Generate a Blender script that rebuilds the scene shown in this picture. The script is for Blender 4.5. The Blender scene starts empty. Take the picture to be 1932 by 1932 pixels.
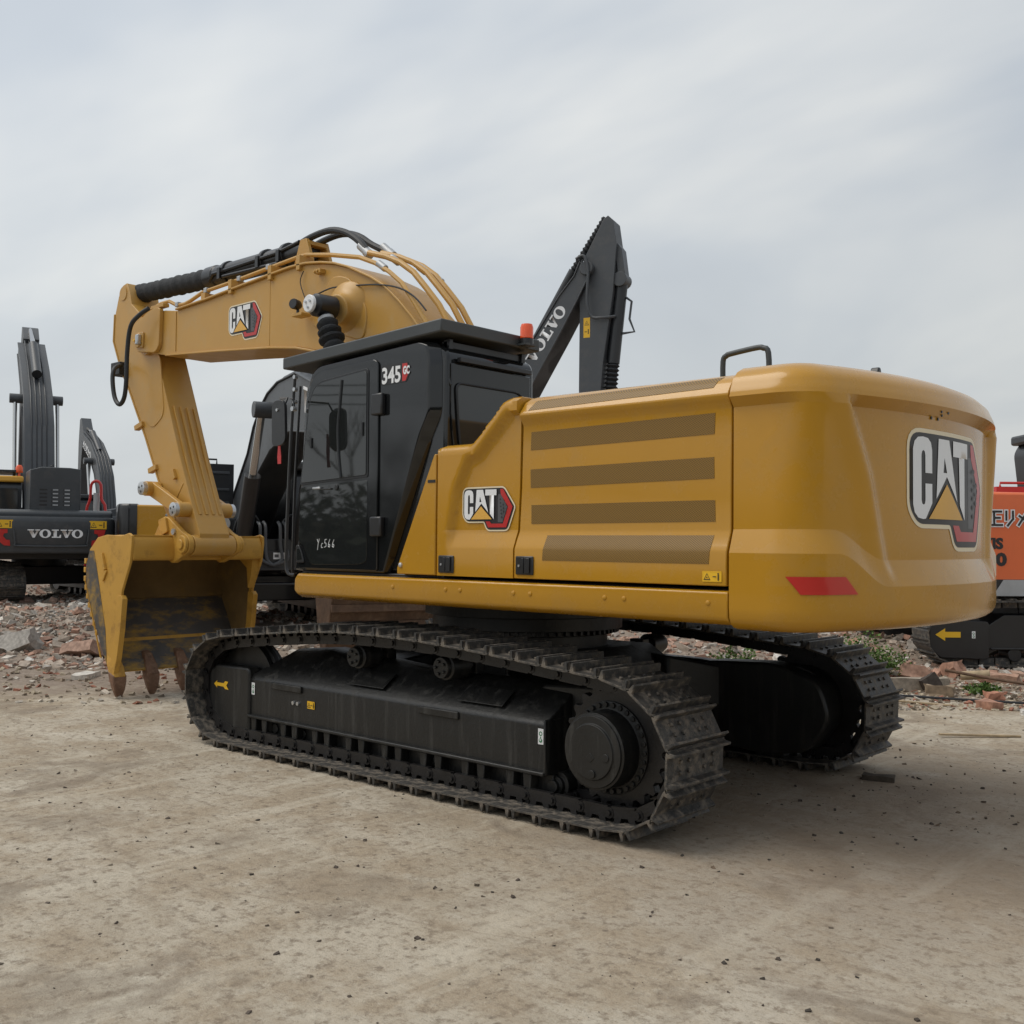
import bpy, bmesh, math, random
from mathutils import Vector, Matrix, noise
from mathutils.geometry import tessellate_polygon
PI = math.pi
sc = bpy.context.scene
# ------------------------------------------------------------------ camera, sky, sun, exposure
CAM = Vector((-5.78, 6.58, 1.745)); YAW = math.radians(-47.83); PIT = math.radians(1.67); ROL = math.radians(0.45)
cd = bpy.data.cameras.new('camera'); cam = bpy.data.objects.new('camera', cd); sc.collection.objects.link(cam)
cd.sensor_width = 36; cd.sensor_fit = 'HORIZONTAL'; cd.lens = 36*1998/1932; cd.clip_start = 0.05; cd.clip_end = 2000
F_ = Vector((math.cos(YAW)*math.cos(PIT), math.sin(YAW)*math.cos(PIT), math.sin(PIT)))
R_ = Vector((math.sin(YAW), -math.cos(YAW), 0)); U_ = R_.cross(F_)
Rr = R_*math.cos(ROL)+U_*math.sin(ROL); Ur = U_*math.cos(ROL)-R_*math.sin(ROL)
cam.matrix_world = Matrix(((Rr.x, Ur.x, -F_.x, CAM.x), (Rr.y, Ur.y, -F_.y, CAM.y), (Rr.z, Ur.z, -F_.z, CAM.z), (0, 0, 0, 1)))
sc.camera = cam
sc.render.resolution_x = 1024; sc.render.resolution_y = 1024
FH = Vector((math.cos(YAW), math.sin(YAW), 0))
def gp(a, D, z=0.0):                       # a metres right of the camera, D metres ahead of it
    return Vector((CAM.x, CAM.y, 0))+FH*D+R_*a+Vector((0, 0, z))

SUN_EL, SUN_AZ = math.radians(58), math.radians(42)      # direction to the sun in the xy plane
w = bpy.data.worlds.new('World'); sc.world = w; w.use_nodes = True
nt = w.node_tree; N = nt.nodes; LK = nt.links
for n in list(N): N.remove(n)
def nd(t, **k):
    n = N.new(t)
    for a, b in k.items(): setattr(n, a, b)
    return n
wo = nd('ShaderNodeOutputWorld'); bg = nd('ShaderNodeBackground'); bg.inputs[1].default_value = 0.1
sky = nd('ShaderNodeTexSky'); sky.sky_type = 'NISHITA'; sky.sun_disc = False; sky.sun_elevation = SUN_EL
sky.sun_rotation = PI/2-SUN_AZ; sky.air_density = 1.6; sky.dust_density = 4.0
tc = nd('ShaderNodeTexCoord'); sep = nd('ShaderNodeSeparateXYZ'); LK.new(tc.outputs['Generated'], sep.inputs[0])
def mth(op, a, b=None, c=None):
    n = nd('ShaderNodeMath', operation=op)
    for i, v in enumerate((a, b, c)):
        if v is None: continue
        if isinstance(v, (int, float)): n.inputs[i].default_value = v
        else: LK.new(v, n.inputs[i])
    return n.outputs[0]
zc = mth('ADD', mth('MAXIMUM', sep.outputs[2], 0.0), 0.22)
cx = mth('DIVIDE', sep.outputs[0], zc); cy = mth('DIVIDE', sep.outputs[1], zc)
cmb = nd('ShaderNodeCombineXYZ'); LK.new(cx, cmb.inputs[0]); LK.new(cy, cmb.inputs[1])
mpn = nd('ShaderNodeMapping'); mpn.inputs['Rotation'].default_value = (0, 0, math.radians(35)); mpn.inputs['Scale'].default_value = (0.72, 1.1, 1)
mpn.inputs['Location'].default_value = (3.1, 1.7, 0)
LK.new(cmb.outputs[0], mpn.inputs[0])
n1 = nd('ShaderNodeTexNoise'); n1.inputs['Scale'].default_value = 0.75; n1.inputs['Detail'].default_value = 5; n1.inputs['Roughness'].default_value = 0.5
n1.inputs['Distortion'].default_value = 0.3
LK.new(mpn.outputs[0], n1.inputs[0])
rp = nd('ShaderNodeValToRGB'); LK.new(n1.outputs['Fac'], rp.inputs[0])
rp.color_ramp.elements[0].position = 0.36; rp.color_ramp.elements[0].color = (0.395, 0.435, 0.49, 1)
rp.color_ramp.elements[1].position = 0.64; rp.color_ramp.elements[1].color = (0.70, 0.71, 0.70, 1)
e = rp.color_ramp.elements.new(0.5); e.color = (0.495, 0.535, 0.58, 1)
# paler, whiter veil near the horizon
hz = nd('ShaderNodeMapRange'); hz.inputs['From Min'].default_value = 0.0; hz.inputs['From Max'].default_value = 0.36
hz.inputs['To Min'].default_value = 0.75; hz.inputs['To Max'].default_value = 0.0; LK.new(sep.outputs[2], hz.inputs[0])
mxh = nd('ShaderNodeMix', data_type='RGBA'); LK.new(hz.outputs[0], mxh.inputs[0]); LK.new(rp.outputs[0], mxh.inputs[6]); mxh.inputs[7].default_value = (0.62, 0.645, 0.645, 1)
# brighter towards the sun side
dt = nd('ShaderNodeVectorMath', operation='DOT_PRODUCT'); LK.new(tc.outputs['Generated'], dt.inputs[0])
dt.inputs[1].default_value = (math.cos(SUN_AZ)*math.cos(SUN_EL), math.sin(SUN_AZ)*math.cos(SUN_EL), math.sin(SUN_EL))
gl = nd('ShaderNodeMapRange'); gl.inputs['From Min'].default_value = -0.6; gl.inputs['From Max'].default_value = 1.0
gl.inputs['To Min'].default_value = 7.2; gl.inputs['To Max'].default_value = 12.4; LK.new(dt.outputs['Value'], gl.inputs[0])
sclr = nd('ShaderNodeVectorMath', operation='SCALE'); LK.new(mxh.outputs[2], sclr.inputs[0]); LK.new(gl.outputs[0], sclr.inputs['Scale'])
mxs = nd('ShaderNodeMix', data_type='RGBA'); mxs.inputs[0].default_value = 0.93
LK.new(sky.outputs[0], mxs.inputs[6]); LK.new(sclr.outputs[0], mxs.inputs[7])
LK.new(mxs.outputs[2], bg.inputs[0]); LK.new(bg.outputs[0], wo.inputs[0])
sd = bpy.data.lights.new('sun', 'SUN'); sd.energy = 1.35; sd.angle = math.radians(42); sd.color = (1.0, 0.95, 0.87)
so = bpy.data.objects.new('sun', sd); sc.collection.objects.link(so)
so.rotation_euler = Vector((-math.cos(SUN_AZ)*math.cos(SUN_EL), -math.sin(SUN_AZ)*math.cos(SUN_EL), -math.sin(SUN_EL))).to_track_quat('-Z', 'Y').to_euler()
sc.view_settings.view_transform = 'Standard'; sc.view_settings.look = 'None'; sc.view_settings.exposure = 0.22; sc.view_settings.gamma = 1
sc.view_settings.use_curve_mapping = False

# ------------------------------------------------------------------ materials
def newmat(name):
    m = bpy.data.materials.new(name); m.use_nodes = True
    return m, m.node_tree.nodes, m.node_tree.links, m.node_tree.nodes['Principled BSDF']
def paint(name, col, rough=0.4, metal=0.0, coat=0.0, var=0.12, dirt=None, dirt_amt=0.0, dscale=3.0, bump=0.0, bscale=60, streak=False, spec=0.5, dlow=0.5, stretch=None):
    m, n, l, b = newmat(name)
    tc = n.new('ShaderNodeTexCoord'); mp = n.new('ShaderNodeMapping'); l.new(tc.outputs['Object'], mp.inputs[0])
    if streak: mp.inputs['Scale'].default_value = (1, 1, 0.12)
    a = n.new('ShaderNodeTexNoise'); a.inputs['Scale'].default_value = dscale; a.inputs['Detail'].default_value = 7; a.inputs['Roughness'].default_value = 0.62
    l.new(mp.outputs[0], a.inputs[0])
    r = n.new('ShaderNodeValToRGB'); l.new(a.outputs['Fac'], r.inputs[0])
    lo = [c*(1-var) for c in col]; hi = [min(1, c*(1+var)) for c in col]
    r.color_ramp.elements[0].position = 0.3; r.color_ramp.elements[0].color = (*lo, 1)
    r.color_ramp.elements[1].position = 0.7; r.color_ramp.elements[1].color = (*hi, 1)
    out = r.outputs[0]
    if dirt:
        a2 = n.new('ShaderNodeTexNoise'); a2.inputs['Scale'].default_value = dscale*2.3; a2.inputs['Detail'].default_value = 9; a2.inputs['Roughness'].default_value = 0.7
        mp2 = n.new('ShaderNodeMapping'); l.new(tc.outputs['Object'], mp2.inputs[0]); mp2.inputs['Location'].default_value = (7.3, 2.1, 4.4)
        if streak: mp2.inputs['Scale'].default_value = (1.6, 1.6, 0.1)
        if stretch: mp2.inputs['Scale'].default_value = stretch
        l.new(mp2.outputs[0], a2.inputs[0])
        r2 = n.new('ShaderNodeValToRGB'); l.new(a2.outputs['Fac'], r2.inputs[0])
        r2.color_ramp.elements[0].position = dlow; r2.color_ramp.elements[0].color = (0, 0, 0, 1)
        r2.color_ramp.elements[1].position = dlow+0.18; r2.color_ramp.elements[1].color = (dirt_amt,)*3+(1,)
        mx = n.new('ShaderNodeMix'); mx.data_type = 'RGBA'; l.new(r2.outputs[0], mx.inputs[0]); l.new(out, mx.inputs[6]); mx.inputs[7].default_value = (*dirt, 1)
        out = mx.outputs[2]
        mr = n.new('ShaderNodeMapRange'); l.new(r2.outputs[0], mr.inputs[0]); mr.inputs['To Min'].default_value = rough; mr.inputs['To Max'].default_value = min(1, rough+0.5)
        l.new(mr.outputs[0], b.inputs['Roughness'])
    else:
        mr = n.new('ShaderNodeMapRange'); l.new(a.outputs['Fac'], mr.inputs[0]); mr.inputs['To Min'].default_value = rough*0.75; mr.inputs['To Max'].default_value = min(1, rough*1.25)
        l.new(mr.outputs[0], b.inputs['Roughness'])
    l.new(out, b.inputs['Base Color'])
    b.inputs['Metallic'].default_value = metal; b.inputs['Coat Weight'].default_value = coat; b.inputs['Coat Roughness'].default_value = 0.09
    b.inputs['Specular IOR Level'].default_value = spec
    if bump:
        nb = n.new('ShaderNodeTexNoise'); nb.inputs['Scale'].default_value = bscale; nb.inputs['Detail'].default_value = 5; l.new(tc.outputs['Object'], nb.inputs[0])
        bp = n.new('ShaderNodeBump'); bp.inputs['Strength'].default_value = bump; bp.inputs['Distance'].default_value = 0.02
        l.new(nb.outputs['Fac'], bp.inputs['Height']); l.new(bp.outputs[0], b.inputs['Normal'])
    return m
YC = (0.47, 0.232, 0.012)
M = {}
M['yellow'] = paint('yellow_panel_paint', YC, 0.25, coat=0.35, var=0.05, dirt=(0.34, 0.22, 0.09), dirt_amt=0.22, dscale=1.2, spec=0.4)
M['boomyellow'] = paint('yellow_boom_paint', (0.50, 0.275, 0.055), 0.42, coat=0.1, var=0.05, dirt=(0.45, 0.34, 0.2), dirt_amt=0.3, dscale=1.6, bump=0.03, bscale=14)
M['bucketyellow'] = paint('worn_bucket_paint', (0.53, 0.29, 0.045), 0.55, var=0.1, dirt=(0.19, 0.095, 0.03), dirt_amt=0.6, dscale=1.9, bump=0.08, bscale=20, dlow=0.53)
M['bucketworn'] = paint('scraped_bucket_steel', (0.07, 0.065, 0.06), 0.5, var=0.3, dirt=(0.40, 0.24, 0.045), dirt_amt=0.9, dscale=1.5, bump=0.1, bscale=25, dlow=0.46, stretch=(1.3, .55, 1.3))
M['stained_shaded'] = paint('stained_shaded_bucket_inside', (0.19, 0.12, 0.042), 0.75, var=0.3, dirt=(0.36, 0.21, 0.04), dirt_amt=0.55, dscale=1.4, bump=0.1, bscale=20, dlow=0.55)  # rust stain plus the shade inside the bucket, both in the colour
M['rusttooth'] = paint('rusty_tooth', (0.16, 0.085, 0.05), 0.7, var=0.35, dscale=9, bump=0.15, dirt=(0.3, 0.2, 0.13), dirt_amt=0.6)
M['blackgloss'] = paint('black_cab_paint', (0.010, 0.011, 0.012), 0.07, coat=0.2, var=0.1)
M['blackpaint'] = paint('black_satin_paint', (0.013, 0.013, 0.014), 0.38, coat=0.2, var=0.2)
M['guard'] = paint('grey_roof_guard_paint', (0.045, 0.05, 0.052), 0.45, var=0.15)
M['under'] = paint('dusty_black_undercarriage', (0.012, 0.012, 0.0115), 0.42, var=0.3, dirt=(0.075, 0.07, 0.06), dirt_amt=0.55, dscale=3.5, bump=0.12, bscale=30, streak=True, dlow=0.52)
M['shoe'] = paint('worn_track_shoe_steel', (0.048, 0.046, 0.043), 0.5, metal=0.15, var=0.3, dirt=(0.27, 0.225, 0.175), dirt_amt=0.68, dscale=7, bump=0.25, bscale=50, dlow=0.47)
M['link'] = paint('greasy_track_link', (0.014, 0.013, 0.013), 0.38, var=0.4, dscale=8, bump=0.15)
M['rubber'] = paint('black_rubber_hose', (0.018, 0.02, 0.023), 0.55, var=0.15)
M['sleeve'] = paint('black_cloth_sleeve', (0.02, 0.022, 0.025), 0.85, var=0.3, dscale=12, bump=0.5, bscale=40)
M['chrome'] = paint('chrome_rod', (0.55, 0.54, 0.52), 0.14, metal=1.0, var=0.05)
M['pinsteel'] = paint('bright_pin_steel', (0.55, 0.56, 0.57), 0.35, metal=0.8, var=0.1, bump=0.1)
M['mesh'] = None
M['red'] = paint('red_decal', (0.48, 0.018, 0.015), 0.35, var=0.05, coat=0.2)
M['refl'] = paint('red_reflector_film', (0.52, 0.025, 0.018), 0.25, var=0.03, coat=0.4)
M['white'] = paint('white_decal', (0.78, 0.79, 0.8), 0.4, var=0.02)
M['cream'] = paint('cream_decal_edge', (0.78, 0.68, 0.48), 0.4, var=0.02)
M['black'] = paint('black_decal', (0.02, 0.019, 0.02), 0.4, var=0.02)
M['tri'] = paint('gold_decal', (0.72, 0.40, 0.07), 0.4, var=0.06)
M['grey'] = paint('grey_decal', (0.09, 0.09, 0.095), 0.4, var=0.1)
M['decalyellow'] = paint('yellow_warning_decal', (0.80, 0.47, 0.02), 0.4, var=0.03)
M['green'] = paint('green_decal', (0.03, 0.2, 0.08), 0.4, var=0.02)
M['orange'] = paint('orange_machine_paint', (0.72, 0.15, 0.045), 0.4, coat=0.3, var=0.05)
M['beacon'] = paint('orange_beacon_lens', (0.85, 0.10, 0.015), 0.2, coat=0.5, var=0.03)
M['charcoal'] = paint('charcoal_machine_paint', (0.042, 0.047, 0.052), 0.42, coat=0.15, var=0.08, dirt=(0.12, 0.11, 0.1), dirt_amt=0.25, dscale=2)
M['charcoaldark'] = paint('dark_charcoal_paint', (0.018, 0.02, 0.023), 0.4, coat=0.1, var=0.15)
M['steelgrey'] = paint('grey_boom_paint', (0.06, 0.066, 0.073), 0.45, var=0.08, dirt=(0.14, 0.13, 0.12), dirt_amt=0.25, dscale=2)
M['roofyellow'] = paint('yellow_cab_roof', (0.72, 0.38, 0.05), 0.4, var=0.04)
M['rustbucket'] = paint('rusty_brown_bucket', (0.13, 0.075, 0.045), 0.75, var=0.35, dscale=5, bump=0.3, bscale=18, dirt=(0.25, 0.17, 0.11), dirt_amt=0.5)
M['lightgrey'] = paint('light_grey_fitting', (0.4, 0.41, 0.42), 0.4, metal=0.3, var=0.1)
M['dull'] = paint('dull_grey_light_lens', (0.5, 0.5, 0.48), 0.15, var=0.1)
def glassmat(name, col, rough=0.03):
    m, n, l, b = newmat(name); b.inputs['Base Color'].default_value = (*col, 1); b.inputs['Roughness'].default_value = rough
    b.inputs['Specular IOR Level'].default_value = 0.55; b.inputs['Coat Weight'].default_value = 0.3; b.inputs['Coat Roughness'].default_value = 0.02
    a = n.new('ShaderNodeTexNoise'); a.inputs['Scale'].default_value = 1.3
    bp = n.new('ShaderNodeBump'); bp.inputs['Strength'].default_value = 0.005; bp.inputs['Distance'].default_value = 0.1; l.new(a.outputs['Fac'], bp.inputs['Height']); l.new(bp.outputs[0], b.inputs['Normal'])
    return m
M['glass'] = glassmat('tinted_cab_glass', (0.016, 0.018, 0.018))
M['glassrear'] = glassmat('tinted_rear_glass', (0.03, 0.034, 0.036), 0.06)
# perforated louvre mesh: dark holes in a yellow sheet
def perf(name, base, hole):
    m, n, l, b = newmat(name); tc = n.new('ShaderNodeTexCoord'); v = n.new('ShaderNodeTexVoronoi'); v.inputs['Scale'].default_value = 105; v.inputs['Randomness'].default_value = 0.0
    mp = n.new('ShaderNodeMapping'); mp.inputs['Scale'].default_value = (1, 0.001, 1); mp.inputs['Rotation'].default_value = (0, math.radians(30), 0)
    l.new(tc.outputs['Object'], mp.inputs[0]); l.new(mp.outputs[0], v.inputs[0])
    r = n.new('ShaderNodeValToRGB'); l.new(v.outputs['Distance'], r.inputs[0]); r.color_ramp.interpolation = 'LINEAR'
    r.color_ramp.elements[0].position = 0.30; r.color_ramp.elements[0].color = (*hole, 1)
    r.color_ramp.elements[1].position = 0.44; r.color_ramp.elements[1].color = (*base, 1)
    l.new(r.outputs[0], b.inputs['Base Color']); b.inputs['Roughness'].default_value = 0.5
    return m
M['mesh'] = perf('perforated_yellow_sheet', (0.29, 0.155, 0.018), (0.025, 0.016, 0.006))

def ground_mat():
    m, n, l, b = newmat('packed_dirt_over_concrete'); tc = n.new('ShaderNodeTexCoord')
    def noi(s, d=6, r=0.6, sc_=(1, 1, 1), loc=(0, 0, 0), rot=0, dist=0):
        mp = n.new('ShaderNodeMapping'); mp.inputs['Scale'].default_value = sc_; mp.inputs['Location'].default_value = loc; mp.inputs['Rotation'].default_value = (0, 0, rot); l.new(tc.outputs['Object'], mp.inputs[0])
        a = n.new('ShaderNodeTexNoise'); a.inputs['Scale'].default_value = s; a.inputs['Detail'].default_value = d; a.inputs['Roughness'].default_value = r; a.inputs['Distortion'].default_value = dist
        l.new(mp.outputs[0], a.inputs[0]); return a.outputs['Fac']
    def ramp(f, stops):
        r = n.new('ShaderNodeValToRGB'); l.new(f, r.inputs[0])
        while len(r.color_ramp.elements) < len(stops): r.color_ramp.elements.new(0.5)
        for e, (p, c) in zip(r.color_ramp.elements, stops): e.position = p; e.color = (*c, 1) if len(c) == 3 else c
        return r.outputs[0]
    def mix(f, a, c, mode='MIX'):
        x = n.new('ShaderNodeMix'); x.data_type = 'RGBA'; x.blend_type = mode
        if isinstance(f, float): x.inputs[0].default_value = f
        else: l.new(f, x.inputs[0])
        l.new(a, x.inputs[6])
        if isinstance(c, tuple): x.inputs[7].default_value = (*c, 1)
        else: l.new(c, x.inputs[7])
        return x.outputs[2]
    big = noi(0.32, 5, 0.55, dist=0.6); mid = noi(1.7, 8, 0.68, loc=(3, 1, 0)); fine = noi(14, 8, 0.75); grit = noi(75, 4, 0.7)
    base = ramp(big, [(0.3, (0.39, 0.335, 0.255)), (0.5, (0.49, 0.43, 0.34)), (0.7, (0.58, 0.52, 0.425))])
    c = mix(ramp(mid, [(0.44, (0, 0, 0)), (0.58, (0.75, 0.75, 0.75))]), base, (0.36, 0.285, 0.20))
    pale = noi(2.6, 7, 0.7, loc=(9, 4, 0)); c = mix(ramp(pale, [(0.55, (0, 0, 0)), (0.7, (0.55, 0.55, 0.55))]), c, (0.62, 0.57, 0.475))
    c = mix(ramp(fine, [(0.38, (0.8, 0.8, 0.8)), (0.5, (0.0, 0.0, 0.0))]), c, (0.21, 0.165, 0.12))
    f2 = noi(38, 6, 0.8, loc=(5, 5, 0)); c = mix(ramp(f2, [(0.36, (0.5, 0.5, 0.5)), (0.47, (0, 0, 0))]), c, (0.20, 0.155, 0.11)); c = mix(ramp(f2, [(0.56, (0, 0, 0)), (0.70, (0.5, 0.5, 0.5))]), c, (0.66, 0.60, 0.51))
    sm_ = noi(1.0, 5, 0.6, sc_=(.35, 2.2, 1), rot=.35, dist=.5); c = mix(ramp(sm_, [(0.5, (0, 0, 0)), (0.62, (0.45, 0.45, 0.45))]), c, (0.33, 0.265, 0.19)); c = mix(ramp(noi(1.3, 5, 0.65, sc_=(2.4, .3, 1), rot=.2, loc=(4, 9, 0)), [(0.55, (0, 0, 0)), (0.66, (0.4, 0.4, 0.4))]), c, (0.64, 0.58, 0.47))
    # small dark flecks
    v = n.new('ShaderNodeTexVoronoi'); v.inputs['Scale'].default_value = 5.5; l.new(tc.outputs['Object'], v.inputs[0])
    c = mix(ramp(v.outputs['Distance'], [(0.05, (0.7, 0.7, 0.7)), (0.11, (0, 0, 0))]), c, (0.14, 0.11, 0.085))
    # dark damp stains
    st = noi(0.9, 6, 0.6, loc=(21, 8, 0), dist=1.0); c = mix(ramp(st, [(0.54, (0, 0, 0)), (0.64, (0.62, 0.62, 0.62))]), c, (0.22, 0.175, 0.13))
    # browner, darker patch centred under the counterweight, fading outward with noise
    sp = n.new('ShaderNodeSeparateXYZ'); l.new(tc.outputs['Object'], sp.inputs[0])
    def md(op, a, b_=None):
        x = n.new('ShaderNodeMath'); x.operation = op
        for i, q in enumerate((a, b_)):
            if q is None: continue
            if isinstance(q, (int, float)): x.inputs[i].default_value = q
            else: l.new(q, x.inputs[i])
        return x.outputs[0]
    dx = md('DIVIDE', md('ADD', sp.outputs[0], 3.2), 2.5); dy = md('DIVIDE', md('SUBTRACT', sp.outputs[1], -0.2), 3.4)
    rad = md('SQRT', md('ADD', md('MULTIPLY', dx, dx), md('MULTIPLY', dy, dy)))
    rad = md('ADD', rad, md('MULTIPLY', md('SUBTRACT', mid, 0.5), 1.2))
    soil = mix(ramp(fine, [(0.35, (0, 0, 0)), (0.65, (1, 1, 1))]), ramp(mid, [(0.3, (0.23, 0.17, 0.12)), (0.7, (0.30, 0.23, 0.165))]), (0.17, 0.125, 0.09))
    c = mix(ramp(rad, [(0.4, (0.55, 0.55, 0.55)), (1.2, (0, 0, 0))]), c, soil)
    # old crack lines in the slab and faint crawler prints
    def line(p, q, wd, amt, col_, wob):
        nonlocal c
        d = (Vector(q)-Vector(p)).normalized(); nx, ny = -d.y, d.x; k = -(nx*p[0]+ny*p[1])
        dd = md('ADD', md('ADD', md('MULTIPLY', sp.outputs[0], nx), md('MULTIPLY', sp.outputs[1], ny)), k)
        dd = md('ABSOLUTE', md('ADD', dd, md('ADD', md('MULTIPLY', md('SUBTRACT', fine, 0.5), wob*.4), md('MULTIPLY', md('SUBTRACT', mid, 0.5), wob*1.2))))
        c = mix(ramp(dd, [(wd*.4, (amt,)*3), (wd, (0, 0, 0))]), c, col_)
    a1, a2 = gp(-4.3, 9.4), gp(-1.55, 4.9); line((a1.x, a1.y), (a2.x, a2.y), .03, .26, (0.25, 0.20, 0.15), .5)
    a1, a2 = gp(-3.0, 6.0), gp(1.5, 4.1); line((a1.x, a1.y), (a2.x, a2.y), .012, .25, (0.22, 0.17, 0.13), .14)
    # far, littered soil (rubble yard)
    dep = md('ADD', md('ADD', md('MULTIPLY', sp.outputs[0], FH.x), md('MULTIPLY', sp.outputs[1], FH.y)), -(CAM.x*FH.x+CAM.y*FH.y))
    dep = md('ADD', dep, md('MULTIPLY', md('SUBTRACT', mid, 0.5), 3.0))
    mr = n.new('ShaderNodeMapRange'); l.new(dep, mr.inputs[0]); mr.inputs['From Min'].default_value = 11.7; mr.inputs['From Max'].default_value = 12.7
    rub = ramp(noi(9, 8, 0.8, loc=(2, 5, 0)), [(0.3, (0.15, 0.115, 0.09)), (0.5, (0.27, 0.215, 0.17)), (0.7, (0.37, 0.31, 0.25))])
    c = mix(mr.outputs[0], c, rub)
    l.new(c, b.inputs['Base Color']); b.inputs['Roughness'].default_value = 0.93; b.inputs['Specular IOR Level'].default_value = 0.2
    h = md('ADD', md('MULTIPLY', mid, 1.2), md('ADD', md('MULTIPLY', fine, 0.45), md('MULTIPLY', grit, 0.12)))
    bp = n.new('ShaderNodeBump'); bp.inputs['Strength'].default_value = 0.75; bp.inputs['Distance'].default_value = 0.05; l.new(h, bp.inputs['Height']); l.new(bp.outputs[0], b.inputs['Normal'])
    return m
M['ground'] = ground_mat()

def attrmat(name, rough=0.9):
    m, n, l, b = newmat(name); a = n.new('ShaderNodeAttribute'); a.attribute_name = 'tone'; a.attribute_type = 'GEOMETRY'
    tc = n.new('ShaderNodeTexCoord'); z = n.new('ShaderNodeTexNoise'); z.inputs['Scale'].default_value = 18; z.inputs['Detail'].default_value = 5; l.new(tc.outputs['Object'], z.inputs[0])
    mr = n.new('ShaderNodeMapRange'); l.new(z.outputs['Fac'], mr.inputs[0]); mr.inputs['From Min'].default_value = 0.3; mr.inputs['From Max'].default_value = 0.7; mr.inputs['To Min'].default_value = 0.65; mr.inputs['To Max'].default_value = 1.2
    s = n.new('ShaderNodeVectorMath'); s.operation = 'SCALE'; l.new(a.outputs['Color'], s.inputs[0]); l.new(mr.outputs[0], s.inputs['Scale'])
    l.new(s.outputs[0], b.inputs['Base Color']); b.inputs['Roughness'].default_value = rough; b.inputs['Specular IOR Level'].default_value = 0.25
    return m
M['rubble'] = attrmat('broken_brick_and_plaster')
M['leaf'] = attrmat('weed_leaf', 0.6)
M['bark'] = paint('bare_tree_bark', (0.16, 0.14, 0.12), 0.9, var=0.2)
M['wallbrick'] = paint('weathered_brown_brick', (0.13, 0.085, 0.065), 0.9, var=0.3, dscale=2, bump=0.2, bscale=30)
M['wood'] = paint('weathered_wood', (0.38, 0.29, 0.18), 0.85, var=0.3, dscale=8)

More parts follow.
